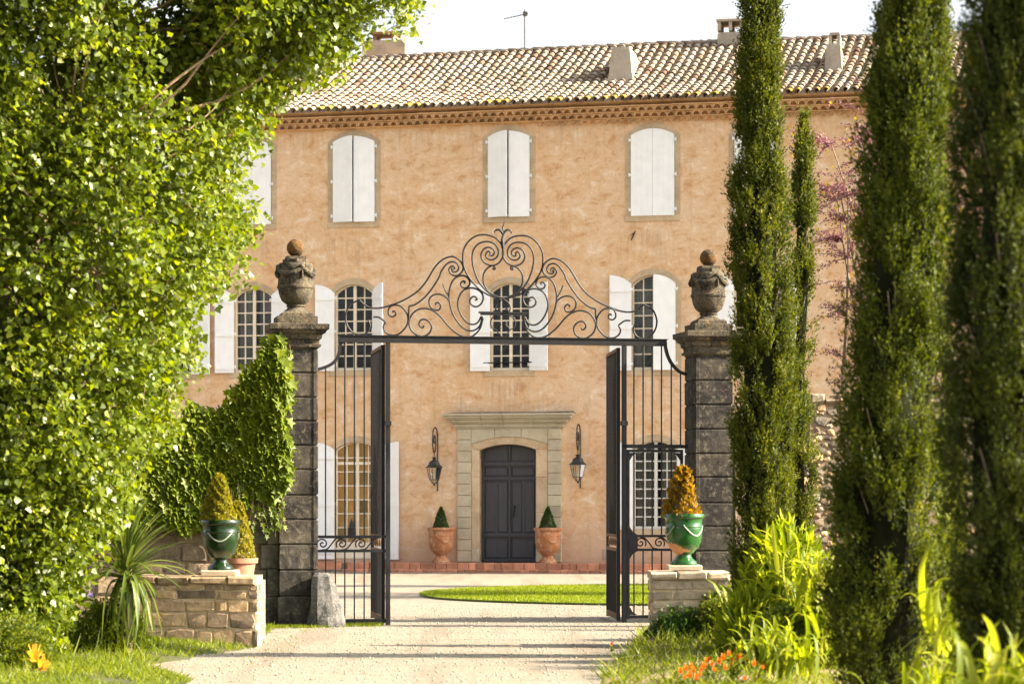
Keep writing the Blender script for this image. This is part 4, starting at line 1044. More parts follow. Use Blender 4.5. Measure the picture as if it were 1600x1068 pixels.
# finial
m = MB(); fin = crom([gpt(778, 388), gpt(777, 372), gpt(779, 364), gpt(777, 356), gpt(779.5, 349), gpt(780, 340)], 4); m.tube([(ccx + (p[0] - fin[0][0]), 0, p[2]) for p in fin], [.028, .03, .03, .026, .02, .018, .016, .016, .014, .013, .012, .011, .011, .011, .010, .009, .008, .007, .006, .005, .005][:len(fin)], 6)
for s in (-1, 1):
    pp = [gpt(779, 365), gpt(775, 360.5), gpt(769, 359.5), gpt(775, 364)]
    zc_ = gpt(779, 365)[2]; pts = crom([(ccx, 0, zc_), (ccx + s * .05, 0, zc_ + .055), (ccx + s * .10, 0, zc_ + .06), (ccx + s * .135, 0, zc_ + .03), (ccx + s * .12, 0, zc_ + .0)], 4)
    m.tube(pts, np.linspace(.024, .008, len(pts)), 6)
m.build('finial', M['iron'], screen, True)
def bar(parent, p, q, r=.0105, n=4, name='bar', mat='iron'):
    m = MB(); m.tube([p, q], r * (1.3 if n == 4 else 1), n); return m.build(name, M[mat], parent)
def railbox(parent, x0, x1, z0_, z1_, y0_=-.03, y1_=.03, name='rail', mat='iron'):
    m = MB(); m.box(min(x0, x1), max(x0, x1), y0_, y1_, min(z0_, z1_), max(z0_, z1_)); return m.build(name, M[mat], parent)
zr0, zr1 = gpt(787, 537.5)[2], gpt(787, 527.5)[2]
xrl, xrr = gpt(530, 530)[0], gpt(1041, 532)[0]
railbox(screen, xrl, xrr, zr0, zr1, -.04, .04)
railbox(screen, xrl - .02, xrr + .02, zr1, zr1 + .012, -.055, .055)
z_m = gpt(787, 488)[2]; railbox(screen, ccx - .39, ccx + .39, z_m - .018, z_m + .01, -.02, .02); railbox(screen, ccx - .36, ccx + .36, z_m - .045, z_m - .018, -.015, .015)
# side railings
zb_, zmid0, zmid1 = .07, gpt(545, 860)[2], gpt(545, 838)[2]
for side in ('l', 'r'):
    if side == 'l':
        q = crom([gpt(x, y) for x, y in ((532, 532), (531, 546), (527.5, 557.5), (520, 567), (509, 573), (495, 577.5))], 5); bars = [508.7, 524, 538.7, 553.7, 569]; posts = [598.2]; hp = 606; wallx = 496
    else:
        q = crom([gpt(x, y) for x, y in ((1039.5, 534), (1040, 543), (1044, 557.5), (1051, 570), (1061, 580), (1073, 585))], 5); bars = [990.5, 1004.8, 1019, 1033.6, 1048.8, 1063.3]; posts = []; hp = 975.2; wallx = 1075
    m = MB(); V = []; 
    for p in q: V += [(p[0], -.02, p[2] - .022), (p[0], -.02, p[2] + .022), (p[0], .02, p[2] + .022), (p[0], .02, p[2] - .022)]
    k_ = len(q); fs = []
    m.tube(q, .034, 4, flat=True); m.build('curved_rail', M['iron'], screen)
    xq = [p[0] for p in q]; zq = [p[2] for p in q]
    o_ = np.argsort(xq); xq = np.array(xq)[o_]; zq = np.array(zq)[o_]
    for b_ in bars:
        x = gpt(b_, 700)[0]; zt_ = zr0 if xrl < x < xrr else float(np.interp(x, xq, zq)); zt_ = min(zt_, zr0 + .01)
        if side == 'r':     # bars above the wicket stop at its head rail
            zh = gpt(1020, 697)[2]; bar(screen, (x, 0, zh), (x, 0, zt_ + .01))
        else:
            bar(screen, (x, 0, zmid1), (x, 0, zt_ + .01)); bar(screen, (x, 0, zb_), (x, 0, zmid0))
    xp = gpt(hp, 700)[0]; railbox(screen, xp - .034, xp + .034, 0, zr0 - .001, -.035, .035, 'post')
    wx = gpt(wallx, 700)[0]
    m = MB(); zf = gpt(hp, 661)[2]; m.box(xp - .05, xp + .05, -.05, .05, zf - .035, zf + .035)
    m.build('clamp', M['iron'], screen)
    if side == 'l':
        xq2 = gpt(598.2, 700)[0]; 
        for z in ((zmid0 - .022, zmid0 + .022), (zmid1 - .022, zmid1 + .022), (zb_ - .03, zb_ + .03)): railbox(screen, wx, xp - .036, *z, -.02, .02)
        zc_ = (zmid0 + zmid1) / 2; Hs = (zmid1 - zmid0) * .42
        xs_ = gpt(504, 849)[0]; W_ = .30
        for k in range(4):
            xc = xs_ + W_ * k
            if xc + .3 > xp: break
            pts = [(xc + .02, .3), (xc - .01, .1), (xc + .0, -.35), (xc + .035, -.1), (xc + .03, .55)]
            spi = []
            for t in np.linspace(0, 1, 26): a = .5 + t * 3.2 * math.pi * .95; r_ = Hs * (.12 + .88 * t); spi.append((xc + r_ * math.cos(a), 0, zc_ + r_ * math.sin(a)))
            end = [(xc + .12, 0, zc_ - Hs * .5), (xc + .2, 0, zc_ + Hs * .55), (xc + .27, 0, zc_ + Hs * 1.0)]
            m = MB(); m.tube(crom(spi + end[1:] if False else spi, 2), .012, 5)
            m.tube(crom([(xc - Hs * .15, 0, zc_ - Hs * 1.0), (xc + .07, 0, zc_ - Hs * .85), (xc + .14, 0, zc_ - .0), (xc + .21, 0, zc_ + Hs * .9), (xc + .28, 0, zc_ + Hs)], 4), .012, 5)
            m.build('scroll', M['iron'], screen, True)
    else:
        zh = gpt(1020, 697)[2]; railbox(screen, xp - .03, gpt(1074, 700)[0], zh - .03, zh + .03, -.035, .035)
        xw0, xw1 = gpt(1062, 800)[0], gpt(1074, 800)[0]; 
        # wicket gate, a leaf of its own
        wg = empty('wicket_gate', (0, 38.2, 0), R(11), 'small iron pedestrian gate under the right side railing', 'gate')
        x0w, x1w = xp + .045, gpt(1067, 800)[0]; zt2 = gpt(1020, 704)[2]
        railbox(wg, x0w, x1w, zt2 - .022, zt2 + .022, -.02, .02); railbox(wg, x0w, x0w + .04, .06, zt2 - .023, -.022, .022, 'stile'); railbox(wg, x1w - .04, x1w, .06, zt2 - .023, -.022, .022, 'stile')
        for z in (zmid0, zmid1): railbox(wg, x0w + .041, x1w - .041, z - .02, z + .02, -.02, .02)
        railbox(wg, x0w + .041, x1w - .041, .07, .12, -.02, .02)
        for b_ in bars[:-1]:
            x = gpt(b_, 800)[0]; bar(wg, (x, 0, zmid1 + .018), (x, 0, zt2 - .02)); bar(wg, (x, 0, .11), (x, 0, zmid0 - .018))
        for (bx_, bz_, sx, sz) in ((x0w + .04, zt2 - .03, 1, -1), (x1w - .04, zt2 - .03, -1, -1), (x0w + .04, .125, 1, 1), (x0w + .04, zmid1 + .02, 1, 1), (x0w + .04, zmid0 - .02, 1, -1)):
            m = MB(); pl_ = [(bx_, bz_), (bx_ + sx * .13, bz_), (bx_ + sx * .05, bz_ + sz * .05), (bx_, bz_ + sz * .13)]
            if sx * sz < 0: pl_ = pl_[::-1]
            m.prism(pl_, -.012, .012); m.build('corner_bracket', M['iron'], wg)
        m = MB(); m.box(x0w + .03, x0w + .17, -.03, .03, (zmid0 + zmid1) / 2 - .13, (zmid0 + zmid1) / 2 + .09); m.build('lock_box', M['iron'], wg)
        zc_ = (zmid0 + zmid1) / 2; Hs = (zmid1 - zmid0) * .42
        for k in range(3):
            xc = gpt(1001 + 29 * k, 849)[0]; spi = []
            for t in np.linspace(0, 1, 26): a = math.pi - .5 - t * 3.2 * math.pi * .95; r_ = Hs * (.12 + .88 * t); spi.append((xc + r_ * math.cos(a), 0, zc_ + r_ * math.sin(a)))
            m = MB(); m.tube(spi, .012, 5)
            m.tube(crom([(xc + .0, 0, zc_ + Hs), (xc + .07, 0, zc_ + Hs * .8), (xc + .14, 0, zc_), (xc + .20, 0, zc_ - Hs * .85), (xc + .27, 0, zc_ - Hs)], 4), .012, 5); m.build('scroll', M['iron'], wg, True)
# ---- the two open leaves
def leaf(hpx, Yh_off, fpx, lab, nb):
    xh, _ = GF.at(hpx, 800, 0.0); hw_ = GF.world(xh, .05, 0)
    # far edge: 1.75 m behind the hinge along the line of sight to the pixel
    fy = hw_.y + 1.70; far = Vector(((fpx - 800) / FPX * fy, fy, 0)); dv = far - Vector((hw_.x, hw_.y, 0)); L = dv.length
    root = empty('gate_leaf', (hw_.x, hw_.y, 0), math.atan2(dv.y, dv.x), lab, 'gate leaf', 'open leaves of the iron gate')
    Ht = zr0 - .03
    railbox(root, 0, .055, .03, Ht, -.028, .028, 'stile'); railbox(root, L - .05, L, .03, Ht - .02, -.025, .025, 'stile')
    railbox(root, .056, L - .051, Ht - .05, Ht, -.025, .025, 'rail', 'sunlit_iron')
    for z in (zmid0, zmid1): railbox(root, .056, L - .051, z - .024, z + .024, -.022, .022, 'rail', 'sunlit_iron')
    railbox(root, .056, L - .051, .05, .14, -.022, .022, 'rail', 'sunlit_iron')
    for k in range(nb):
        x = .056 + (L - .107) * (k + .5) / nb
        bar(root, (x, 0, zmid1 + .02), (x, 0, Ht - .04), .012); bar(root, (x, 0, .13), (x, 0, zmid0 - .02), .012)
    zc_ = (zmid0 + zmid1) / 2; Hs = (zmid1 - zmid0) * .40
    for k in range(5):
        xc = .2 + (L - .4) * k / 4; m = MB(); spi = [(xc + Hs * (.12 + .88 * t) * math.cos(.5 + t * 9.5), 0, zc_ + Hs * (.12 + .88 * t) * math.sin(.5 + t * 9.5)) for t in np.linspace(0, 1, 22)]
        m.tube(spi, .011, 5); m.build('scroll', M['sunlit_iron'], root, True)
    return root
leaf(599.5, 0, 581.5, 'left iron gate leaf swung open inwards, seen almost edge on', 13)
leaf(967.5, 0, 949.5, 'right iron gate leaf swung open inwards, seen almost edge on', 13)

# ============================================================ WALLS OF STONE
def stone_mesh(name, mat, seed, n=8):
    """unit stone about 1 x 1 (x,z), 1 deep along +y, uneven rounded face"""
    r = random.Random(seed); out = []; 
    for k in range(n):
        a = 2 * math.pi * k / n; c, s_ = math.cos(a), math.sin(a); q = 1 / max(abs(c), abs(s_))
        q = q ** .90 * r.uniform(.86, 1.04) * .5; out.append((c * q, s_ * q))
    V = [(x, .6, z) for x, z in out] + [(x, .0, z) for x, z in out] + [(x * .88 + r.uniform(-.04, .04), -.24 + r.uniform(-.10, .08), z * .84 + r.uniform(-.05, .05)) for x, z in out] + [(0, -.30, 0)]
    F = [];
    for k in range(n):
        l = (k + 1) % n; F += [(k, l, l + n, k + n), (k + n, l + n, l + 2 * n, k + 2 * n), (k + 2 * n, l + 2 * n, 3 * n)]
    me = bpy.data.meshes.new(name); me.from_pydata(V, [], [f for f in F]); me.materials.append(mat); me.update()
    bm = bmesh.new(); bm.from_mesh(me); bmesh.ops.recalc_face_normals(bm, faces=bm.faces); 
    bm.to_mesh(me); bm.free()
    return me
def rubble_face(parent, x0, x1, z0_, z1_, yf, mats, hmin, hmax, wmin, wmax, keep=lambda x, z: True, name='stone', seed=1, rot=0, yoff=None, depth=.12, limit=300):
    rr_ = random.Random(seed); protos = [stone_mesh(name, m_, seed * 10 + k) for m_ in mats for k in range(5)]
    z = z0_; cnt_ = 0
    while z < z1_ - .03:
        h = min(rr_.uniform(hmin, hmax), z1_ - z); x = x0 + rr_.uniform(-.1, 0)
        while x < x1:
            wd = rr_.uniform(wmin, wmax) * (1.0 if h > (hmin + hmax) / 2 else 1.15)
            if x + wd > x1: wd = x1 - x + .01
            if wd < .05: break
            xm, zm = max(x, x0) + wd / 2, z + h / 2
            if keep(xm, zm) and cnt_ < limit:
                hh = h * rr_.uniform(.84, 1.02)
                if rot: link(name, rr_.choice(protos), parent, (yf, xm, zm), (0, rr_.uniform(-.05, .05), rot), (wd * .98, depth * rr_.uniform(.6, 1.1), hh * .98))
                else: link(name, rr_.choice(protos), parent, (xm, yf, zm + rr_.uniform(-.01, .01)), (0, rr_.uniform(-.06, .06), 0), (wd * .98, depth * rr_.uniform(.6, 1.1), hh * .98))
                cnt_ += 1
            x += wd
        z += h
def pier(pl_, pr2, ptop, Y, lab, mats, mm, seed, depth=.75, base=0.0, taper=0):
    x0 = (pl_ - 800) / FPX * Y; x1 = (pr2 - 800) / FPX * Y; zt_ = EYE + (HOR - ptop) / FPX * Y
    root = empty('stone_pier', ((x0 + x1) / 2, Y, 0), 0, lab, 'stone wall', 'low stone walls in front of the gate')
    hw = (x1 - x0) / 2
    m = MB(); nx, nz = 14, 9; 
    m.box(-hw + .02, hw - .02, .0, depth, -.05, zt_ - .05); m.build('mortar', mm, root)
    rubble_face(root, -hw, hw, 0.0, zt_ - .11, -.0, mats, .07, .26, .12, .50, seed=seed, depth=.06)
    rubble_face(root, 0.0, depth, 0.0, zt_ - .11, hw - .02, mats, .09, .22, .18, .42, seed=seed + 5, rot=R(90), depth=.10)
    if seed == 4: rubble_face(root, 0.0, depth, 0.0, zt_ - .11, -hw + .02, mats, .09, .22, .18, .42, seed=seed + 7, rot=-R(90), depth=.10)
    rr_ = random.Random(seed + 3); x = -hw - .01
    while x < hw - .05:     # coping stones
        wd = rr_.uniform(.28, .5); wd = min(wd, hw + .01 - x)
        m = MB(); m.block(x, x + wd - .012, -.05 + rr_.uniform(-.015, .015), depth + .03, zt_ - .105 + rr_.uniform(-.02, .0), zt_ + rr_.uniform(-.02, .0), .022, .012); m.build('coping_stone', mats[0], root); x += wd
    return root, zt_
lp, lpz = pier(196, 402, 899, 31.8, 'golden rubble stone wall carrying the dark green vase, left', [M['pale_rubble'], M['rubble']], M['mortar'], 2, .8)
rp, rpz = pier(1018, 1145, 891, 31.8, 'pale rubble stone wall carrying the bright green vase, right', [M['cream_rubble'], M['cream_rubble'], M['pale_rubble']], M['mortar'], 4, .8)
# plinths, vases, shrubs on the piers
def slab(px, Y, z, wd, lab):
    m = MB(); m.block(-wd / 2, wd / 2, -wd / 2, wd / 2, 0, .065, .008); o = m.build('vase_slab', M['plinth'], None, False, ((px - 800) / FPX * Y, Y, z)); tag(o, lab, 'slab')
slab(344.5, 32.15, lpz, .46, 'square limestone slab under the dark green vase'); slab(1069, 32.15, rpz, .44, 'square limestone slab under the bright green vase')
vx = (344.5 - 800) / FPX * 32.15; vase('glazed_vase', (vx, 32.15, lpz + .065), M['green_dark'], 'dark green glazed garden vase on the left stone wall', .98, 'glazed garden vases', rz=R(-20))
cone_bush('box_topiary', (vx - .02, 32.15, lpz + .065 + .58), .68, .245, M['l_box'], 'yellow green clipped box cone in the dark green vase', 7500, .030, .62, lump=.10)
vx2 = (1068.5 - 800) / FPX * 32.15; vase('glazed_vase', (vx2, 32.15, rpz + .065), M['green'], 'bright green glazed garden vase with a bare terracotta patch, right', 1.0, 'glazed garden vases', rz=R(15))
cone_bush('amber_conifer', (vx2 - .02, 32.15, rpz + .065 + .60), .68, .23, M['l_gold'], 'small amber leaved conifer in the bright green vase', 2600, .05, .85, lump=.35)
# second pot behind the left pier, on a low block
bx_ = (371 - 800) / FPX * 34.0
m = MB(); m.block(-.36, .36, -.3, .3, 0, .82, .02, .01); o = m.build('stone_block', M['pale_rubble'], None, False, (bx_, 34.0, 0)); tag(o, 'low stone block hidden behind the left wall, under the terracotta pot', 'block')
pot = empty('terracotta_pot', (bx_, 34.0, .82), 0, 'plain terracotta pot with a wide rim behind the dark green vase', 'pot')
zt_ = EYE + (HOR - 871) / FPX * 34.0 - .82
m = MB(); m.lathe([(.0, 0), (.21, 0), (.255, zt_ - .07), (.285, zt_ - .07), (.29, zt_), (.26, zt_), (.25, zt_ - .06), (0.0, zt_ - .061)], 28, cap=False); m.build('bowl', M['terra_plain'], pot, True)
cone_bush('box_topiary', (bx_, 34.0, .82 + zt_ - .08), .86, .26, M['l_box'], 'green clipped box cone in the terracotta pot behind the vase', 7500, .030, .6, lump=.1)

# left garden wall running from the pillar, its top sweeping down
LWT = [(437, 520), (424, 545), (408, 575), (385, 606), (360, 630), (330, 648), (300, 660), (200, 675), (-60, 690)]
lwall = empty('garden_wall', (0, 38.2, 0), R(11), 'ivy covered garden wall sweeping down from the left gate pillar', 'wall')
pts = [gpt(x, y, -.05) for x, y in LWT]
top = [(p[0], p[2]) for p in pts]
m = MB(); a_ = [(x, z) for x, z in reversed(top)]; b_ = [(x, -.1) for x, z in a_]
m.ringstrip(a_, b_, -.02, .42); m.build('wall_core', M['dmortar'], lwall)
def topz_l(x): return float(np.interp(x, [p[0] for p in a_], [p[1] for p in a_]))
xa0, xa1 = gpt(385, 850, -.05)[0], gpt(436, 850, -.05)[0]
ysb = [975, 931, 888, 850, 812, 775, 735, 695, 655, 615, 580]
for k in range(len(ysb) - 1):
    z0_, z1_ = gpt(410, ysb[k], -.05)[1 + 1], gpt(410, ysb[k + 1], -.05)[2]; z0_ = max(z0_, -.02)
    xs_ = [gpt(300, 800, -.05)[0], gpt(346 + (k % 2) * 14, 800, -.05)[0], gpt(394 - (k % 2) * 10, 800, -.05)[0], gpt(411 + (k % 2) * 6, 800, -.05)[0], xa1] if k % 2 else [gpt(318, 800, -.05)[0], gpt(372, 800, -.05)[0], gpt(406, 800, -.05)[0], xa1]
    for x0, x1 in zip(xs_[:-1], xs_[1:]):
        if z1_ < topz_l(x0) - .02 and (x0 > gpt(375, 800, -.05)[0] - .02 or k > 3):
            m = MB(); m.block(x0 + .006, x1 - .006, -.06 - (.05 if x0 > gpt(404, 800, -.05)[0] - .01 else 0), .0, z0_ + .005, z1_ - .005, .014, .004); m.build('ashlar_block', M['ashlar'], lwall)
rubble_face(lwall, gpt(150, 850, -.05)[0], gpt(374, 850, -.05)[0], 0, 1.75, -.03, [M['rubble']], .16, .34, .25, .55, seed=9, depth=.07)
# right garden wall
rwall = empty('garden_wall', (0, 38.2, 0), R(11), 'tall rubble stone garden wall seen between the right hand cypresses', 'wall')
zl_, zh_ = gpt(1257, 690)[2], gpt(1300, 617)[2]; xr0 = gpt(1150, 700)[0]; xst = gpt(1266, 700)[0]; xr1 = gpt(1680, 700)[0]
m = MB(); m.box(xr0, xst, .03, .45, -.1, zl_); m.box(xst + .001, xr1, .02, .46, -.1, zh_ - .04); m.build('wall_core', M['dmortar'], rwall)
for q, (pa_, pb_, z0_, lim) in enumerate(((1240, 1350, .55, 210), (1478, 1530, 1.4, 80))):
    protos = [stone_mesh('stone', m_, 50 + k, 7) for m_ in (M['grey_rubble'], M['grey_rubble'], M['rubble'], M['pale_rubble']) for k in range(4)]
    xa_, xb_ = gpt(pa_, 700)[0], gpt(pb_, 700)[0]; placed = []
    for tr in range(6000):
        if len(placed) >= lim: break
        r0 = random.choice((.16, .12, .10, .08, .06)) if tr < 2500 else random.choice((.055, .045, .07)); x = random.uniform(xa_, xb_); z = random.uniform(z0_, zh_ - .16)
        if x < xst + .05 and z > zl_ - .08: continue
        if any(((x - a_) / 1.35) ** 2 + (z - b__) ** 2 < ((r0 + c_) * .50 * 1.02) ** 2 for a_, b__, c_ in placed): continue
        placed.append((x, z, r0)); link('stone', random.choice(protos), rwall, (x, .02, z), (0, random.uniform(-.35, .35), 0), (r0 * 1.45, .10, r0 * random.uniform(.8, 1.05)))
x = xst
while x < xr1:
    wd = random.uniform(.14, .34); m = MB(); m.block(x, x + wd - .01, -.03 + random.uniform(-.03, .03), .50, zh_ - .14, zh_ - .02 + random.uniform(-.07, .05), .03, .02); m.build('coping_stone', M[random.choice(('grey_rubble', 'rubble'))], rwall); x += wd

# ============================================================ LAWN, VERGES
lx0, ly0 = 3.55, 50.0
def ell(rx, ry, n=64, j=.04): 
    return [(lx0 + rx * math.cos(2 * math.pi * k / n) * (1 + .01 * math.sin(7 * k)), ly0 + ry * math.sin(2 * math.pi * k / n)) for k in range(n)]
e_ = ell(5.45, 5.35); m = MB(); n = len(e_); m.add([(x, y, -.02) for x, y in e_] + [(x, y, .045) for x, y in e_], [tuple(range(n, 2 * n))] + [(k, (k + 1) % n, (k + 1) % n + n, k + n) for k in range(n)])
tag(m.build('round_lawn', M['lawn']), kind='structure')
def blades(name, P, h, wdt, mat, lean=.35, kind='stuff', lab=None, v=None):
    n = len(P); a = rng.random(n) * 2 * np.pi; D = np.stack([np.cos(a) * lean, np.sin(a) * lean, np.ones(n)], 1) * 1.0 + rng.normal(0, .15, (n, 3))
    b = rng.random(n) * 2 * np.pi; N = np.stack([np.cos(b), np.sin(b), np.zeros(n)], 1)
    tv = [(-.5, 0, 0), (.5, 0, 0), (.35, .55, .06), (-.35, .55, .06), (0, 1, .22)]; tf = [(0, 1, 2), (0, 2, 3), (3, 2, 4)]
    S = h * (.5 + .8 * rng.random(n)); o = scatter(name, P, D, N, S, tv, tf, mat, v=v, W=np.full(n, wdt) * (.7 + .6 * rng.random(n)))
    o['kind'] = kind
    if lab: tag(o, lab, 'grass')
    return o
n = 60000; rr_ = np.sqrt(rng.random(n)); th = rng.random(n) * 2 * np.pi
P = np.stack([lx0 + 5.45 * rr_ * np.cos(th), ly0 + 5.35 * rr_ * np.sin(th), np.full(n, .04)], 1)
blades('lawn_grass', P, .045, .016, M['l_lawn'], .5, lab='short bright mown grass of the round courtyard lawn')

def inpoly(X, Y, poly):
    c = np.zeros(len(X), bool); j = len(poly) - 1
    for i in range(len(poly)):
        xi, yi = poly[i]; xj, yj = poly[j]
        c ^= ((yi > Y) != (yj > Y)) & (X < (xj - xi) * (Y - yi) / (yj - yi + 1e-12) + xi); j = i
    return c
def ground_at(px, py): Y = FPX * EYE / (py - HOR); return ((px - 800) / FPX * Y, Y)
def smoothnoise(x, y, s): return np.sin(x * s + 1.3) * np.cos(y * s * 1.1 + .4) * .5 + np.sin(x * s * 2.3 + y * s * 1.9) * .3 + np.sin(y * s * 3.7 - x * s * 1.3) * .2
def verge(name, poly, top, seed, mat):
    xs = [p[0] for p in poly]; ys = [p[1] for p in poly]
    # mounded sheet: fine grid clipped to the outline, raised inwards
    nx, ny = 70, 90; gx_ = np.linspace(min(xs), max(xs), nx); gy_ = np.linspace(min(ys), max(ys), ny)
    X, Y = np.meshgrid(gx_, gy_); px_, py_ = X.ravel(), Y.ravel(); P2 = np.array(poly)
    d = np.full(len(px_), 1e9)
    for a, b in zip(P2, np.roll(P2, -1, 0)):
        ab = b - a; t = np.clip(((px_ - a[0]) * ab[0] + (py_ - a[1]) * ab[1]) / (ab @ ab + 1e-9), 0, 1)
        d = np.minimum(d, np.hypot(px_ - a[0] - t * ab[0], py_ - a[1] - t * ab[1]))
    ins = inpoly(px_, py_, poly); sd_ = np.where(ins, d, -d) + .10 * smoothnoise(px_, py_, 3.1)
    Z = np.clip(sd_ / .9, -.1, 1); Z = top * (np.where(Z > 0, Z ** .7, Z * 1.0)) + .012 * smoothnoise(px_, py_, 5) + .006
    Z = np.where(sd_ < -.02, -.03, Z)
    idx = np.arange(nx * ny).reshape(ny, nx); F = np.stack([idx[:-1, :-1], idx[:-1, 1:], idx[1:, 1:], idx[1:, :-1]], -1).reshape(-1, 4)
    me = np_mesh(name, np.stack([px_, py_, Z], 1), F, mat, None); o = link(name, me); tag(o, kind='structure')
    Zg = Z.reshape(ny, nx)
    def hz(x, y):
        fx = np.clip((x - gx_[0]) / (gx_[1] - gx_[0]), 0, nx - 1.001); fy = np.clip((y - gy_[0]) / (gy_[1] - gy_[0]), 0, ny - 1.001)
        i = fx.astype(int); j = fy.astype(int); u = fx - i; v_ = fy - j
        return Zg[j, i] * (1 - u) * (1 - v_) + Zg[j, i + 1] * u * (1 - v_) + Zg[j + 1, i] * (1 - u) * v_ + Zg[j + 1, i + 1] * u * v_
    return hz
GA = ground_at
LP = [GA(262, 1085), GA(300, 1062), GA(225, 1040), GA(330, 1022), (GA(400, 1012)[0], 31.9), (-3.5, 33.2), (-3.6, 37.4), (-9, 37.0), (-9, 23), (-3.6, 23)]
RP = [(1.2, 22.5), GA(930, 1068), GA(960, 1040), GA(985, 1015), GA(1000, 990), (GA(1015, 985)[0], 36.0), (2.35, 37.8), (9, 38.8), (9, 12), (1.5, 12)]
hzl = verge('left_verge', LP, .10, 1, M['turf']); hzr = verge('right_verge', RP, .12, 2, M['soil'])
def scatter_in(poly, n, cond=None):
    xs = [p[0] for p in poly]; ys = [p[1] for p in poly]; X = rng.uniform(min(xs), max(xs), n); Y = rng.uniform(min(ys), max(ys), n)
    k = inpoly(X, Y, poly)
    if cond is not None: k &= cond(X, Y)
    return X[k], Y[k]
X, Y = scatter_in(LP, 70000, lambda x, y: (y > 23.5) & (x > -7.2) & (smoothnoise(x, y, 2.3) > -.35))
blades('left_verge_grass', np.stack([X, Y, hzl(X, Y) - .01], 1), .085 + .10 * np.clip(smoothnoise(X, Y, 4.1) - .1, 0, 1), .011, M['l_grass'], .8, lab='bright green grass of the left verge under the poplar')
X, Y = scatter_in(RP, 80000, lambda x, y: (y > 21) & (x < 6.5) & (smoothnoise(x, y, 2.9) > -.15))
blades('right_verge_grass', np.stack([X, Y, hzr(X, Y) - .01], 1), .09 + .26 * np.clip(smoothnoise(X, Y, 3.3) + .1, 0, 1), .013, M['l_grass'], .9, lab='rough grass of the right verge beside the gravel drive')
X, Y = scatter_in(LP, 16000, lambda x, y: (y > 25.5) & (y < 33) & (x > -7) & (x < -4.3 + .5 * smoothnoise(x, y, 3.0)) & (smoothnoise(x, y, 5.3) > .0))
blades('left_bed_grass', np.stack([X, Y, hzl(X, Y) - .01], 1), .12 + .30 * np.clip(smoothnoise(X, Y, 6.0), 0, 1), .013, M['l_grass'], .45, lab='taller wild grass growing under the poplar at the lower left')
# weeds along the feet of pillars and gate
X = rng.uniform(-4.1, -2.0, 9000); Y = 38.2 + X * math.tan(R(11)) + rng.normal(0, .16, 9000) - .38 + .25 * (X > -2.75)
blades('gate_foot_grass', np.stack([X, Y, np.full(9000, .0)], 1), .055, .012, M['l_grass'], .5, lab='strip of green grass along the foot of the left pillar and railing')
# loose pebbles on the drive
n = 16000; X = rng.uniform(-4, 2.9, n); Y = 23.5 + 22 * rng.random(n) ** 1.0; s_ = .005 + .011 * rng.random(n) ** 4
octv = np.array([(1, 0, 0), (-1, 0, 0), (0, 1, 0), (0, -1, 0), (0, 0, .7), (0, 0, -.7)]); octf = np.array([(0, 2, 4), (2, 1, 4), (1, 3, 4), (3, 0, 4), (2, 0, 5), (1, 2, 5), (3, 1, 5), (0, 3, 5)])
V = octv[None] * s_[:, None, None] * (1 + .4 * rng.random((n, 6, 1))) + np.stack([X, Y, .004 + s_ * .4], 1)[:, None]
F = (octf[None] + (np.arange(n) * 6)[:, None, None]).reshape(-1, 3)
o = link('loose_gravel', np_mesh('loose_gravel', V.reshape(-1, 3), F, M['pebble'])); tag(o, 'loose pebbles scattered over the gravel drive', 'gravel', kind='stuff')

n = 130; X = rng.uniform(-3.4, 2.0, n); Y = 25 + 22 * rng.random(n); k = (np.abs(X + .6) > 1.2 * rng.random(n)) ; X, Y = X[k], Y[k]; n = len(X)
P = np.stack([X, Y, np.full(n, .012)], 1); D = randdir(n) * (1, 1, .15); N = np.tile((0, 0, 1.), (n, 1)) + randdir(n) * .3
o = scatter('fallen_leaves', P, D, N, .05 * (.5 + .8 * rng.random(n)), *LEAF_TRI, M['dry_leaf']); tag(o, 'dry fallen leaves scattered over the gravel drive', 'leaves', kind='stuff')
X = rng.uniform(-3.3, 2.6, 5200); Y = 24.5 + 13 * rng.random(5200); ed = np.minimum(np.abs(X - np.interp(Y, [24, 27, 31, 38], [-3.4, -3.5, -3.1, -3.3])), np.abs(X - np.interp(Y, [24, 27, 31, 38], [.9, 1.1, 1.6, 2.4]))); k = (ed < .35 * rng.random(5200)) & (smoothnoise(X, Y, 4.0) > .0)
blades('gravel_weeds', np.stack([X[k], Y[k], np.zeros(k.sum())], 1), .05, .010, M['l_grass'], .9, lab='sparse small weeds growing through the gravel edges')
# ============================================================ POPLAR (left)
TREE = (-6.4, 28.6)
EDGE_Z = np.array([0.0, .5, 1.0, 1.5, 2.0, 2.5, 2.95, 3.3, 4.1, 4.5, 5.2, 6.2, 6.7, 7.05, 7.35, 7.7, 8.2, 9.0, 10, 11.2, 12.2])
EDGE_X = np.array([-5.4, -5.25, -5.0, -4.7, -4.30, -4.05, -3.72, -3.6, -3.55, -3.0, -2.85, -2.75, -2.65, -2.05, -1.50, -0.98, -0.85, -1.3, -2.1, -3.6, -5.4])
poplar = empty('poplar_tree', (*TREE, 0), 0, 'huge bright green poplar filling the left edge beside the drive', 'tree')
def edge(z): return np.interp(z, EDGE_Z, EDGE_X) - TREE[0]
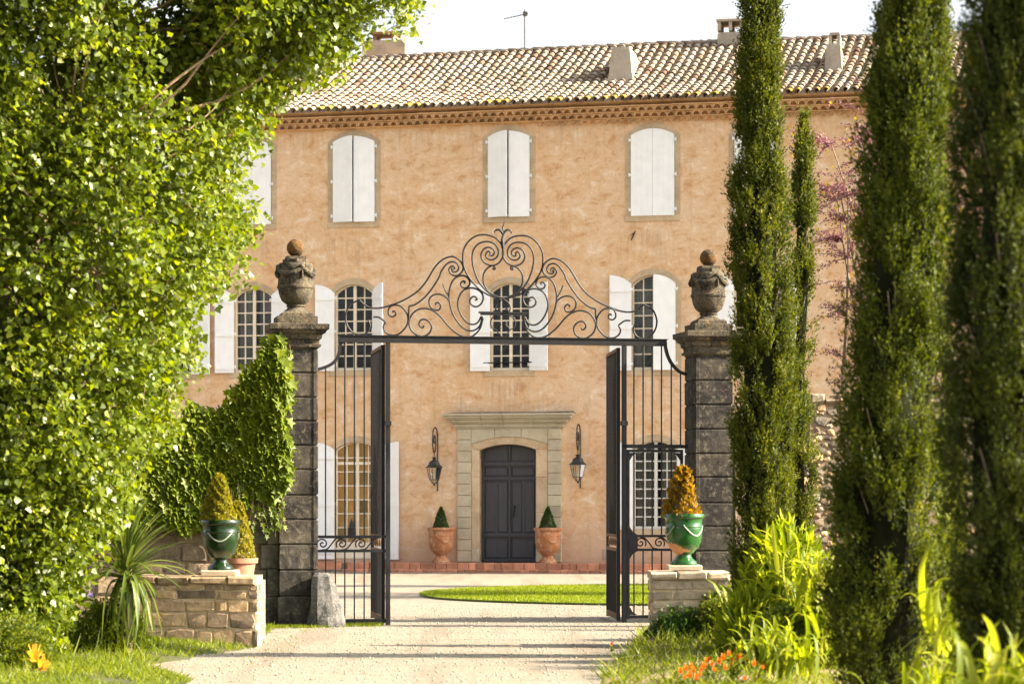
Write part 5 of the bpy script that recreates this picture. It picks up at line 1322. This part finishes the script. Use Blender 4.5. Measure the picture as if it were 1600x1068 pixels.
# leaf clumps: more of them on the outside of the crown
nc = 2700
zc = rng.random(nc) ** .9 * 11.6 + .35
ang = rng.random(nc) * 2 * np.pi; fr = rng.random(nc) ** .35
rad = edge(zc); rx_ = np.where(np.cos(ang) > 0, rad, 3.2 * np.clip(1.15 - zc / 14, .3, 1)); ry_ = np.clip(2.3 * np.clip(rad / 3, .25, 1.2), .5, 2.6)
jit = .35
cxs = rx_ * .93 * fr * np.cos(ang); cys = ry_ * fr * np.sin(ang)
ccl = np.stack([cxs, cys, zc], 1)
ex = rng.uniform(0, 1, 150); zz_ = rng.uniform(6.9, 9.2, 150)      # the bough that reaches out over the drive
extra = np.stack([edge(zz_) - .25 - 2.6 * ex, rng.uniform(-1.1, 1.1, 150), zz_], 1); ccl = np.vstack([ccl, extra]); nc += 150
crr = rng.uniform(.22, .50, nc)
per = (crr ** 2 * 900).astype(int) + 15
idx = np.repeat(np.arange(nc), per); n = len(idx)
dirs = randdir(n); rr_ = rng.random(n) ** .5
P = ccl[idx] + dirs * (crr[idx] * rr_)[:, None] * (1, 1, .95)
k = P[:, 0] < edge(P[:, 2]) + rng.normal(.0, .14, n); P = P[k]; idx = idx[k]; n = len(P)
D = randdir(n) * .8 + np.array([.2, -.1, -.55]); N = randdir(n) * .75 + np.array([.55, -.45, .55])
cl_v = rng.random(nc)
v = np.clip(rng.random(n) * .75 + cl_v[idx] * .3, 0, 1)
o = scatter('crown', P, D, N,   .070 * (.40 + 1.0 * rng.random(n)), [(0, 0, 0), (.52, .22, .07), (.30, .62, .03), (0, 1.05, 0), (-.30, .62, .03), (-.52, .22, .07)], [(0, 1, 2, 3), (0, 3, 4, 5)], M['l_poplar'], v=v, parent=poplar)
o['kind'] = 'stuff'; print('poplar leaves', n)
# trunk stems and branches
def wander(p0, p1, bend=.2, n=8):
    p0, p1 = np.array(p0, float), np.array(p1, float); L = np.linalg.norm(p1 - p0); t = np.linspace(0, 1, n)[:, None]
    o_ = np.array([random.gauss(0, 1) for _ in range(3)]) * bend * L * .35; o2 = np.array([random.gauss(0, 1) for _ in range(3)]) * bend * L * .15
    return p0 + (p1 - p0) * t + o_ * np.sin(math.pi * t) + o2 * np.sin(2 * math.pi * t) + np.array([0, 0, .12 * L]) * np.sin(math.pi * t) * -1
stems = []
for (bx2, by2, tx_, ty_, tz_, r0) in ((0, 0, -.5, .2, 11, .26), (.25, -.1, 1.3, -.3, 9.5, .17), (-.35, .1, -1.7, .3, 9.5, .18), (.3, .1, 1.7, .5, 8.2, .12), (-.1, -.4, .5, -1.2, 8.5, .13), (-.7, -.2, -.9, -1.4, 6.5, .10), (.3, -.5, 1.6, -1.4, 6.2, .09)):
    p = wander((bx2, by2, -.1), (tx_, ty_, tz_), .10, 14); m = MB(); m.tube(p, np.linspace(r0, .025, 14), 8); m.build('trunk', M['bark'], poplar, True); stems.append(p)
allp = np.vstack(stems); tw = MB(); nbr = 0
sel = rng.permutation(nc)
for q in sel[:520]:
    c = ccl[q]; cand = allp[(allp[:, 2] < c[2] - .2) & (allp[:, 2] > c[2] - 3.2)]
    if not len(cand): continue
    d_ = np.linalg.norm(cand - c, axis=1); s0 = cand[np.argmin(d_)]
    p = wander(s0, c, .16, 7); r0 = .012 + .006 * np.linalg.norm(c - s0)
    if nbr < 60 and np.linalg.norm(c - s0) > 1.0:
        m = MB(); m.tube(p, np.linspace(r0 * 1.3, .008, 7), 5); m.build('branch', M['twig'], poplar, True); nbr += 1
    else: tw.tube(p, np.linspace(r0, .005, 7), 4)
for q in range(900):
    i = random.randrange(nc); c = ccl[i]; a = randdir(1)[0]; a[2] = abs(a[2]); a /= np.linalg.norm(a)
    tw.tube([c - a * crr[i] * .2, c + a * crr[i] * .4 + randdir(1)[0] * .05, c + a * crr[i] * .95], [.007, .005, .003], 3)
tag(tw.build('twigs', M['twig'], poplar), kind='stuff')

# ============================================================ IVY on the left wall and pillar
ivy = empty('climbing_ivy', (0, 38.2, 0), R(11), 'dense green creeper spilling over the wall and left gate pillar', 'climbing plant')
IV = [(452, 760), (448, 700), (450, 640), (452, 580), (447, 545), (438, 528), (424, 520), (410, 545), (398, 560), (385, 590), (365, 612), (345, 640), (320, 655), (298, 640), (280, 668), (245, 690), (180, 700), (60, 700), (60, 830), (200, 815), (260, 812), (300, 820), (330, 800), (365, 775), (395, 778), (425, 772), (440, 778)]
poly = [(gpt(x, y, -.25)[0], gpt(x, y, -.25)[2]) for x, y in IV]
xs = [p[0] for p in poly]; zs = [p[1] for p in poly]
n = 6800; X = rng.uniform(min(xs), max(xs), n * 2); Z = rng.uniform(min(zs), max(zs), n * 2); jx_ = .16 * smoothnoise(X, Z, 5.3) + .05 * rng.normal(size=len(X)); jz_ = .16 * smoothnoise(Z, X, 4.7) + .05 * rng.normal(size=len(X)); k = inpoly(X + jx_, Z + jz_, poly); X, Z = X[k][:n], Z[k][:n]; n = len(X)
bul = .10 + .05 * (smoothnoise(X, Z, 2.6) * .5 + .5) + .035 * smoothnoise(X, Z, 9.0)
lay = rng.random(n)
Yy = -.02 - bul - lay * .10 - .20 * np.clip((X - gpt(340, 700, -.3)[0]) / (gpt(440, 700, -.3)[0] - gpt(340, 700, -.3)[0]), 0, 1)
P = np.stack([X, Yy, Z], 1)
D = np.stack([rng.normal(0, .45, n), rng.normal(-.35, .2, n), -np.ones(n)], 1); N = np.stack([rng.normal(.65, .45, n), -.8 * np.ones(n), rng.normal(.45, .45, n)], 1)
S = .165 * (.45 + .75 * rng.random(n)); v = np.clip(rng.random(n) * .7 + .3 * lay, 0, 1)
front = np.argsort(Yy)[:0]
score = np.where((X > gpt(300, 700, -.3)[0]), S + lay * .08, 0); topi = np.argsort(-score)[:150]; rest = np.setdiff1d(np.arange(n), topi)
o = scatter('leaf_mass', P[rest], D[rest], N[rest], S[rest], *LEAF_IVY, M['l_ivy'], v=v[rest], parent=ivy); o['kind'] = 'stuff'
lm = [np_mesh('leaf', np.array(LEAF_IVY[0], float), np.array(LEAF_IVY[1]), M['l_ivy'], np.full(10, q)) for q in (.1, .3, .5, .7, .9)]
def place(name, me, parent, p, d, nrm, s, sw=None):
    d = np.array(d, float); d /= np.linalg.norm(d); x = np.cross(d, nrm); x /= np.linalg.norm(x) + 1e-9; z = np.cross(x, d)
    o = bpy.data.objects.new(name, me); col.objects.link(o); o.parent = parent; sw = sw or s
    o.matrix_local = Matrix(((x[0] * sw, d[0] * s, z[0] * s, p[0]), (x[1] * sw, d[1] * s, z[1] * s, p[1]), (x[2] * sw, d[2] * s, z[2] * s, p[2]), (0, 0, 0, 1)))
    return o
for i in topi: place('leaf', lm[int(v[i] * 4.99)], ivy, P[i], D[i], N[i], S[i])
for q in range(26):        # trailing shoots that hang below and beside the mass
    px_ = random.uniform(330, 452); x, _, z = gpt(px_, random.uniform(770, 800) if px_ < 440 else random.uniform(560, 760), -.35); L_ = random.uniform(.2, .55); c = crom([(x, -.34, z + .25), (x + .03, -.38, z), (x + random.uniform(-.08, .14), -.36, z - L_)], 4)
    m = MB(); m.tube(c, .005, 4); so = m.build('stem', M['twig'], ivy)
    for p in c[2::1]:
        if random.random() < .8: place('leaf', random.choice(lm), ivy, p, (random.uniform(-.5, .5), -.3, -1), (random.gauss(.4, .4), -1, random.gauss(.3, .4)), random.uniform(.06, .11))
for q in range(14):
    x = random.uniform(gpt(300, 700)[0], gpt(445, 700)[0]); c = crom([(x, -.08, .9 + random.random()), (x + random.uniform(-.2, .2), -.12, 2.0), (x + random.uniform(-.3, .3), -.12, 2.9), (x + random.uniform(-.2, .4), -.14, min(topz_l(x), 4.0))], 4); m = MB(); m.tube(c, .014, 5); m.build('stem', M['bark'], ivy)

# ============================================================ CYPRESSES (right)
def cypress(prof, Y, base_w, top_z, lab, mat, seed, n, leaf=.055, lean=0.0, bulge=.15, ragged=.16, group='slender cypresses on the right', base_z=.15, cone=.0, name='cypress_tree', tuft=1.0):
    r_ = np.random.default_rng(seed)
    # prof: (height row in the photograph, left, right) read as real heights and widths at this tree's distance
    hz_ = np.array([EYE + (HOR - p[0]) / FPX * Y for p in prof][::-1]); cw = np.array([(p[2] - p[1]) / FPX * Y for p in prof][::-1]); cc = np.array([((p[1] + p[2]) / 2 - 800) / FPX * Y for p in prof][::-1]); X0 = cc[0]
    root = empty(name, (X0, Y, 0), 0, lab, 'tree', group)
    def Rz(z):
        t = np.clip((z - base_z) / (top_z - base_z), 0, 1); return np.interp(z, hz_, cw) / 2 * 1.02 * (np.clip(.75 + t * 5, 0, 1)) * np.clip(1 - cone * np.clip((z - hz_[-1]) / 4, 0, 1), 0, 1) * np.clip((1 - t) * 5.5 + .06, 0, 1) ** .7
    cx_ = lambda z: np.interp(z, hz_, cc) - X0
    # feathery sprays: each a small shoot built of several overlapping scale leaves
    ns = n // 9; nt_ = max(60, ns // 26)
    zt2 = base_z + (top_z - base_z) * r_.random(nt_); at2 = r_.random(nt_) * 2 * np.pi; rm2 = 1 + r_.normal(0, .5, nt_) * ragged; tv2 = r_.random(nt_)
    ti = r_.integers(0, nt_, ns); u1 = r_.normal(0, 1, (ns, 3)); u1 /= np.maximum(1, np.linalg.norm(u1, axis=1) / 1.6)[:, None]
    z = np.clip(zt2[ti] + u1[:, 0] * .13 * tuft, base_z, top_z); rl = np.maximum(Rz(z), .05); a = at2[ti] + u1[:, 1] * .060 * tuft / rl
    lum = rm2[ti] * (1 - .13 * np.minimum((u1[:, 0] ** 2 + u1[:, 1] ** 2) / 2, 1.5)) + .04 * np.sin(a * 3 + z * 2.1 + seed)
    lum *= 1 + .07 * np.sin(z * .8 + seed)
    fr_ = r_.random(ns) ** .22; Rr = Rz(z) * lum
    P0 = np.stack([Rr * fr_ * np.cos(a) + cx_(z), Rr * fr_ * np.sin(a), z], 1)
    up = np.stack([np.cos(a) * .40, np.sin(a) * .40, np.ones(ns)], 1) + r_.normal(0, .22, (ns, 3)); up = unit(up)
    L = leaf * 4.2 * (.6 + .8 * r_.random(ns)); vs_ = np.clip(r_.random(ns) * .55 + .5 * tv2[ti] - .05 - .15 * np.clip(-u1[:, 0], 0, 1), 0, 1)
    idx = np.repeat(np.arange(ns), 9); t = np.tile(np.linspace(0, .95, 9), ns)[:, None]; nn = len(idx)
    P = P0[idx] + up[idx] * L[idx][:, None] * t + r_.normal(0, .010, (nn, 3)); D = up[idx] + r_.normal(0, .42, (nn, 3)); N = unit(r_.normal(size=(nn, 3)) * .8 + np.stack([np.cos(a), np.sin(a), np.full(ns, .25)], 1)[idx])
    S = leaf * (.7 + .7 * r_.random(nn)) * (1.25 - .75 * t[:, 0])
    o = scatter('crown', P, D, N, S, [(0, 0, 0), (.24, .4, .05), (0, 1, 0), (-.24, .4, .05)], [(0, 1, 2, 3)], mat, v=np.clip(vs_[idx] + r_.normal(0, .12, nn), 0, 1), parent=root); o['kind'] = 'stuff'
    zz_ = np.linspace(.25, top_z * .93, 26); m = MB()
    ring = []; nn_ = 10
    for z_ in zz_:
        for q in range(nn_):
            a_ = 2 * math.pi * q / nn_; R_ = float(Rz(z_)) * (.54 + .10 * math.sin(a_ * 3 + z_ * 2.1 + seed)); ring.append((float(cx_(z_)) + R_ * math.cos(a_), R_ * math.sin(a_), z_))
    m.add(ring, [(k * nn_ + q, k * nn_ + (q + 1) % nn_, (k + 1) * nn_ + (q + 1) % nn_, (k + 1) * nn_ + q) for k in range(25) for q in range(nn_)]); io = m.build('shade_core', M['cyp_core'], root, True); io['kind'] = 'stuff'  # dark core stands in for shade in the tuft gaps
    m = MB(); m.tube([(0, 0, -.1), (float(cx_(2)), 0, 2), (float(cx_(top_z * .9)), 0, top_z * .9)], [max(.05, base_w * .09), base_w * .07, .01], 8); m.build('trunk', M['bark'], root, True)
    br = MB()
    for q in range(int(60 * min(1, top_z / 8))):
        zq = random.uniform(.1, top_z * .92); aq = random.uniform(0, 6.28); rq = float(Rz(np.array([zq]))[0]) * .8
        br.tube([(float(cx_(zq)), 0, zq), (float(cx_(zq)) + rq * .5 * math.cos(aq), rq * .5 * math.sin(aq), zq + rq * .7), (float(cx_(zq)) + rq * math.cos(aq), rq * math.sin(aq), zq + rq * 1.9)], [.014, .010, .004], 4)
    tag(br.build('branches', M['bark'], root), kind='stuff')
    return root
cypress([(0, 1162, 1211), (150, 1157, 1215), (300, 1149, 1222), (450, 1146, 1232), (600, 1144, 1243), (850, 1142, 1238), (1000, 1148, 1230)], 30.0, .72, 13.5, 'sharp tall cypress standing against the right gate pillar', M['l_cyp'], 3, 170000, .045, cone=.5, ragged=.24)
cypress([(200, 1251, 1262), (235, 1241, 1272), (320, 1237, 1272), (400, 1242, 1264), (470, 1239, 1268), (560, 1236, 1262), (700, 1230, 1264)], 37.2, .50, 7.75, 'thin cypress with a ragged open tip just right of the tall pillar cypress', M['l_cyp'], 5, 34000, .05, ragged=.95)
cypress([(0, 1380, 1476), (150, 1366, 1480), (300, 1350, 1482), (450, 1335, 1484), (600, 1320, 1486), (800, 1305, 1480), (1000, 1296, 1470)], 21.0, .84, 12.0, 'broad blurred cypress in the middle of the right hand row', M['l_cyp2'], 8, 210000, .042, ragged=.26, cone=.5)
cypress([(0, 1506, 1670), (150, 1498, 1672), (300, 1486, 1675), (600, 1482, 1680), (800, 1486, 1680), (1000, 1500, 1670)], 16.5, .84, 10.0, 'nearest darkest cypress at the right edge', M['l_cyp3'], 13, 200000, .036, ragged=.22, cone=.5)
cypress([(660, 1478, 1500), (800, 1470, 1503), (950, 1470, 1505)], 36.0, .42, 3.35, 'small young cypress low between the two near cypresses', M['l_cyp'], 17, 22000, .05)
cypress([(0, 1660, 1740), (500, 1650, 1750), (900, 1650, 1750)], 54.6, 1.2, 11.0, 'tall cypress standing beyond the lawn at the far right of the courtyard', M['l_cyp'], 19, 24000, .11)
# the side shoot of the tall cypress near the urn
# ============================================================ JUDAS TREE
jx, jy = (1470 - 800) / FPX * 49, 49
judas = empty('judas_tree', (jx, jy, 0), 0, 'blossoming mauve judas tree behind the right hand cypresses', 'tree')
jb = []
trunk = wander((0, 0, -.1), (-.3, 0, 4.8), .05, 8); m = MB(); m.tube(trunk, np.linspace(.2, .11, 8), 8); m.build('trunk', M['bark'], judas, True)
tips = []
for q in range(26):
    a = random.uniform(0, 2 * math.pi); zt_ = random.uniform(7.9, 10.0); rt = random.uniform(1.0, 2.3)
    e = (math.cos(a) * rt - .1, math.sin(a) * rt * .8, zt_); p = wander(trunk[random.randrange(4, 8)], e, .15, 10); m = MB(); m.tube(p, np.linspace(.07, .012, 10), 5); m.build('branch', M['bark'], judas, True)
    for k in range(3, 10): tips.append(p[k])
    for k in range(24):
        s0 = p[random.randrange(3, 10)]; d = np.array([math.cos(a + random.gauss(0, .9)), math.sin(a + random.gauss(0, .9)), random.uniform(-.5, .5)]) * random.uniform(.4, .9); jb.append(np.array([s0, s0 + d * .5 + (0, 0, .05), s0 + d]))
tw = MB()
for p in jb: tw.tube(p, [.01, .008, .004], 4)
tag(tw.build('twigs', M['bark'], judas), kind='stuff')
seg = np.array(jb); n = 46000; i = rng.integers(0, len(seg), n); t = rng.random(n)[:, None]
P = np.where(t < .5, seg[i, 0] + (seg[i, 1] - seg[i, 0]) * t * 2, seg[i, 1] + (seg[i, 2] - seg[i, 1]) * (t * 2 - 1)) + rng.normal(0, .035, (n, 3))
o = scatter('blossom', P, randdir(n), randdir(n), .045 * (.6 + .6 * rng.random(n)), *LEAF_TRI, M['blossom'], parent=judas); o['kind'] = 'stuff'
n = 1300; i = rng.integers(0, len(seg), n); P = seg[i, 2] + rng.normal(0, .07, (n, 3))
o = scatter('young_leaves', P, randdir(n), randdir(n), .075, *LEAF_IVY, M['l_judas'], parent=judas); o['kind'] = 'stuff'

# ============================================================ LEFT BED
def strap_mesh(name, mat, curve, wbase, v, n=6, fold=.25):
    """arching strap leaf: length 1 along the curve in the xz plane"""
    P = crom(curve, 3); m = len(P); V = []; F = []
    for k in range(m):
        t = k / (m - 1); w_ = wbase * min(1, .45 + t * 4) * (1 - t) ** .55 if t < 1 else 0
        V += [(P[k][0], -w_ / 2, P[k][1] + w_ * fold), (P[k][0], 0, P[k][1]), (P[k][0], w_ / 2, P[k][1] + w_ * fold)]
    for k in range(m - 1):
        a = 3 * k; F += [(a, a + 1, a + 4, a + 3), (a + 1, a + 2, a + 5, a + 4)]
    return np_mesh(name, np.array(V, float), np.array(F), mat, np.full(len(F), v))
def strap_clump(name, lab, cat, loc, meshes, nleaf, smin, smax, tilt=(0.0, .5), group=None, leafname='leaf', core=None, zj=.1, spread=.05):
    root = empty(name, loc, 0, lab, cat, group)
    for q in range(nleaf):
        az = q * 2.39996 + random.uniform(-.3, .3); s = random.uniform(smin, smax)
        o = link(leafname, random.choice(meshes), root, (random.gauss(0, spread), random.gauss(0, spread), random.uniform(0, zj)), (random.uniform(-.25, .25), -random.uniform(*tilt), az), (s, s, s))
    return root
yu = [strap_mesh('leaf', M['l_yucca'], c, .078, v) for v in (.1, .35, .6, .9) for c in
      ([(0, 0), (.35, .10), (.7, .15), (1.0, .12)], [(0, 0), (.35, .06), (.7, -.06), (.98, -.30)], [(0, 0), (.22, .03), (.36, -.30), (.42, -.85)])]
yc = empty('yucca_plant', (-4.64, 29.3, 0), 0, 'spiky yucca with drooping sword leaves between the poplar and the wall', 'plant')
m = MB(); m.tube([(0, 0, -.05), (.03, 0, .6), (0, 0, 1.3)], [.06, .055, .05], 8); m.build('trunk', M['bark'], yc, True)
for q in range(150):
    az = q * 2.39996; t = max(0, (q - 6) / 144); s = random.uniform(.62, .92)
    me = yu[random.randrange(4) * 3 + (0 if t > .45 else (1 if t > .25 else 2))]
    link('leaf', me, yc, (0, 0, .85 + .42 * t), (random.uniform(-.2, .2), -(t * 1.30 - .22) + random.uniform(-.2, .2), az), (s, s * 1.1, s))

st = [strap_mesh('leaf', M['l_strap'], c, wd, v) for v in (.15, .5, .85, 1.0) for wd in (.09, .13) for c in ([(0, 0), (.18, .36), (.45, .55), (.78, .5)], [(0, 0), (.12, .45), (.3, .75), (.55, .85)], [(0, 0), (.2, .3), (.5, .35), (.8, .1)])]
def leafy_bush(name, lab, cat, loc, rx, ry, h, n, leaf, mat, tmpl=LEAF_TRI, up=.3, group=None, stems_=10, lumps=5):
    root = empty(name, loc, 0, lab, cat, group)
    a = rng.random(n) * 2 * np.pi; u = rng.random(n); f = rng.random(n) ** .4
    ph = np.arccos(1 - u); lum = 1 + .18 * np.sin(a * lumps + ph * 4) * np.cos(ph * 6 + a)
    P = np.stack([rx * f * lum * np.sin(ph) * np.cos(a), ry * f * lum * np.sin(ph) * np.sin(a), h * f * lum * np.cos(ph) + .03], 1)
    D = unit(P * (1, 1, .8)) + np.array([0, 0, up]) + rng.normal(0, .45, (n, 3)); N = randdir(n) + np.array([.1, -.3, .5])
    o = scatter('foliage', P, D, N, leaf * (.55 + .8 * rng.random(n)), *tmpl, mat, parent=root); o['kind'] = 'stuff'
    m = MB()
    for q in range(stems_):
        a_ = random.uniform(0, 6.28); r_ = random.uniform(.3, .8); m.tube(wander((random.gauss(0, .04), random.gauss(0, .04), -.05), (rx * r_ * math.cos(a_), ry * r_ * math.sin(a_), h * .8), .1, 5), np.linspace(.010, .004, 5), 4)
    tag(m.build('stems', M['stem'], root), kind='stuff')
    return root
def gnd(px, py, hzf):   # ground point near a pixel
    x, y = GA(px, py); z = float(hzf(np.array([x]), np.array([y]))[0]); return (x, y, max(z, 0))
leafy_bush('garden_shrub', 'rounded fine leaved green shrub at the foot of the yucca', 'shrub', gnd(172, 1030, hzl), .50, .35, .62, 11000, .030, M['l_shrub'])
leafy_bush('garden_shrub', 'low yellow green shrub in the bottom left corner', 'shrub', gnd(20, 1055, hzl), .5, .4, .55, 5000, .035, M['l_shrub'])
leafy_bush('garden_shrub', 'loose green shrub against the poplar trunk foot', 'shrub', gnd(60, 1012, hzl), .55, .4, .62, 5000, .04, M['l_shrub'])
for px, py, s_, lab in ((72, 1052, .34, 'small clump of grey green iris leaves beside the yellow blooms'), (108, 1030, .38, 'iris leaf clump near the green shrub'), (22, 990, .85, 'tall iris leaf clump at the left edge under the poplar'), (45, 1000, .7, 'upright iris leaf clump beside the poplar trunk')):
    strap_clump('iris_clump', lab, 'plant', gnd(px, py, hzl), [yu[i] for i in (0, 3, 6)] + [st[1], st[7], st[13]], 12, s_ * .7, s_ * 1.1, (.5, 1.2), 'iris clumps under the poplar')
def bloom(name, lab, loc, h, r, mat, petals=9, group=None, cat='flower', lean=0.0):
    root = empty(name, loc, random.uniform(0, 6), lab, cat, group)
    m = MB(); m.tube([(0, 0, 0), (.01, .01, h * .5), (lean, 0, h)], .004, 5); m.build('stem', M['stem'], root)
    V, F, vv = [], [], []
    for ring_, (rr2, tz, nn) in enumerate(((1, .0, petals), (.85, .5, petals), (.6, .9, max(4, petals - 2)))):
        for k in range(nn):
            a = 2 * math.pi * (k + .5 * ring_) / nn; b0 = len(V); c_, s_ = math.cos(a), math.sin(a); R_ = r * rr2
            for (u_, w_, z_) in ((0, 0, 0), (.55, -.36, .22), (1.0, -.18, .30), (1.0, .18, .30), (.55, .36, .22)): V.append((lean + R_ * (u_ * c_ - w_ * s_), R_ * (u_ * s_ + w_ * c_), h + r * (z_ * 1.6 + tz * 1.6 * u_)))
            F.append((b0, b0 + 1, b0 + 2, b0 + 3, b0 + 4)); vv.append(random.random())
    link('petals', np_mesh('petals', np.array(V, float), np.array(F), mat, np.array(vv)), root)
    nl = 8; a = rng.random(nl) * 6.28; P = np.stack([np.zeros(nl), np.zeros(nl), rng.random(nl) * h * .7], 1); D = np.stack([np.cos(a), np.sin(a), .4 + rng.random(nl)], 1)
    scatter('leaf', P, D, np.tile((0, 0, 1.), (nl, 1)), .07, *LEAF_TRI, M['l_shrub'], parent=root)
    return root
for px, py, lab in ((54, 1030, 'large yellow iris bloom at the lower left, the upper one'), (68, 1046, 'large yellow iris bloom at the lower left, the lower one')):
    x, y, z = gnd(px, 1062, hzl); bloom('yellow_iris', lab, (x, y, z), EYE + (HOR - py) / FPX * y - z - .04, .11, M['yellow'], 6, 'yellow iris blooms')
for px, py, lab in ((190, 962, 'pale violet bloom under the yucca, leftmost'), (204, 958, 'pale violet bloom under the yucca, rightmost'), (142, 931, 'pale violet bloom high beside the yucca')):
    x, y, z = gnd(px, 1020, hzl); bloom('violet_flower', lab, (x, y + .0, z), EYE + (HOR - py) / FPX * y - z - .03, .04, M['violet'], 5, 'violet blooms under the yucca')

# ============================================================ RIGHT BED
og = empty('ornamental_grass', gnd(1085, 1000, hzr), 0, 'fine fountain of bright grass in front of the right stone wall', 'plant')
n = 5200; az = rng.random(n) * 2 * np.pi; sp_ = rng.random(n) ** .6; L = .80 * (.6 + .5 * rng.random(n)); bx_ = rng.normal(0, .06, (n, 2))
ts = np.linspace(0, 1, 5); V = []; 
out_ = .50 * sp_
C1 = np.stack([np.cos(az), np.sin(az)], 1); perp = np.stack([-np.sin(az), np.cos(az)], 1)
VV = np.zeros((n, 9, 3)); 
for q, t in enumerate(ts):
    xy = bx_ + C1 * (out_ * t ** 1.6)[:, None]; z = L * (t - .35 * sp_ * t * t)
    wq = .0035 * (1 - t * .8)
    if q < 4: VV[:, 2 * q, :2] = xy - perp * wq; VV[:, 2 * q + 1, :2] = xy + perp * wq; VV[:, 2 * q, 2] = z; VV[:, 2 * q + 1, 2] = z
    else: VV[:, 8, :2] = xy; VV[:, 8, 2] = z
tf = np.array([(0, 1, 3), (0, 3, 2), (2, 3, 5), (2, 5, 4), (4, 5, 7), (4, 7, 6), (6, 7, 8)])
F = (tf[None] + (np.arange(n) * 9)[:, None, None]).reshape(-1, 3)
o = link('blades', np_mesh('blades', VV.reshape(-1, 3), F, M['l_grass'], np.repeat(rng.random(n), 7)), og); o['kind'] = 'stuff'
leafy_bush('dark_shrub', 'dark round leaved shrub under the ornamental grass', 'shrub', gnd(1062, 1012, hzr), .42, .3, .42, 3000, .045, M['l_boxdark'])
leafy_bush('dark_shrub', 'dark leafy shrub at the foot of the tall pillar cypress', 'shrub', gnd(1135, 1012, hzr), .5, .35, .62, 4200, .05, M['l_shrub'])
for q, (px, py, s0, s1, nl, lab) in enumerate((
    (1185, 1020, .45, .62, 130, 'strap leaved lily clump in front of the tall cypress, lowest and leftmost'),
    (1238, 1045, .42, .66, 210, 'tall bright strap leaved lily clump between the two big cypresses'),
    (1283, 1062, .40, .62, 150, 'bright strap leaved lily clump touching the broad cypress'),
    (1225, 1085, .35, .55, 110, 'low strap leaved lily clump behind the orange marigolds'))):
    x, y = GA(px, py); z = max(float(hzr(np.array([x]), np.array([y]))[0]), 0)
    strap_clump('lily_clump', lab, 'plant', (x, y, z), st, nl, s0, s1, (-.3, .7), 'strap leaved lilies of the right bed', zj=(.45, 1.05, .95, .25)[q], spread=.17)
    m = MB()
for q, (px, Y_, ztop, s0, nl, lab) in enumerate(((1492, 19.0, .85, .60, 60, 'narrow tall lily clump between the two near cypresses'), (1520, 15.2, .30, .50, 90, 'blurred lily clump in the bottom right corner, left part'), (1585, 15.0, .55, .55, 130, 'blurred lily clump in the bottom right corner, right part'), (1455, 18.5, .25, .42, 70, 'blurred lily clump at the foot of the broad cypress'))):
    x = (px - 800) / FPX * Y_; z = max(float(hzr(np.array([x]), np.array([Y_]))[0]), 0)
    strap_clump('lily_clump', lab, 'plant', (x, Y_, z), st, nl, s0 * .7, s0 * 1.15, (-.2, .8), 'strap leaved lilies of the right bed', zj=ztop, spread=.16)
LONG = ([(0, 0, 0), (.10, .35, .03), (.06, .8, 0), (0, 1, -.08), (-.06, .8, 0), (-.10, .35, .03)], [(0, 1, 2, 3), (0, 3, 4, 5)])
leafy_bush('oleander_shrub', 'bright narrow leaved bush behind the lilies between the two big cypresses', 'shrub', gnd(1232, 1035, hzr),   .55, .4, 1.30, 3400, .27, M['l_strap'], LONG, .5, stems_=24)
leafy_bush('oleander_shrub', 'low narrow leaved bush left of the lilies by the tall cypress', 'shrub', gnd(1178, 1045, hzr), .38, .35, .62, 1300, .22, M['l_strap'], LONG, .5, stems_=14)
leafy_bush('garden_shrub', 'narrow leaved green shrub filling the bed below the lily clumps', 'shrub', gnd(1240, 1060, hzr), .55, .4, .62, 6500, .06, M['l_shrub'])
mar = [(1063, 1052), (1072, 1047), (1083, 1050), (1080, 1042), (1078, 1058), (1093, 1056), (1100, 1044), (1104, 1034), (1112, 1040), (1107, 1032), (1124, 1037), (1133, 1046), (1139, 1024), (1145, 1036), (1152, 1030), (1156, 1028), (1170, 1024), (1148, 1009), (1192, 1045), (1202, 1011), (1164, 1062), (1088, 1062), (1116, 1049), (1130, 1030), (1143, 1041), (1070, 1060), (1096, 1048), (1178, 1040)]
for q, (px, py) in enumerate(mar):
    Yb = FPX * (EYE - .12 - random.uniform(.14, .22)) / (py - HOR); x = (px - 800) / FPX * Yb; z = max(float(hzr(np.array([x]), np.array([Yb]))[0]), 0)
    h = max(EYE + (HOR - py) / FPX * Yb - z, .06)
    bloom('marigold', 'orange marigold flowering in the right bed beside the drive', (x, Yb, z), h, random.uniform(.022, .036), M['orange'], 9, 'orange marigolds of the right bed')
x, y = GA(956, 1018); bloom('poppy', 'single red poppy at the right edge of the gravel drive', (x, y, .0), .09, .022, M['red'], 5)
print('objects', len(bpy.data.objects))
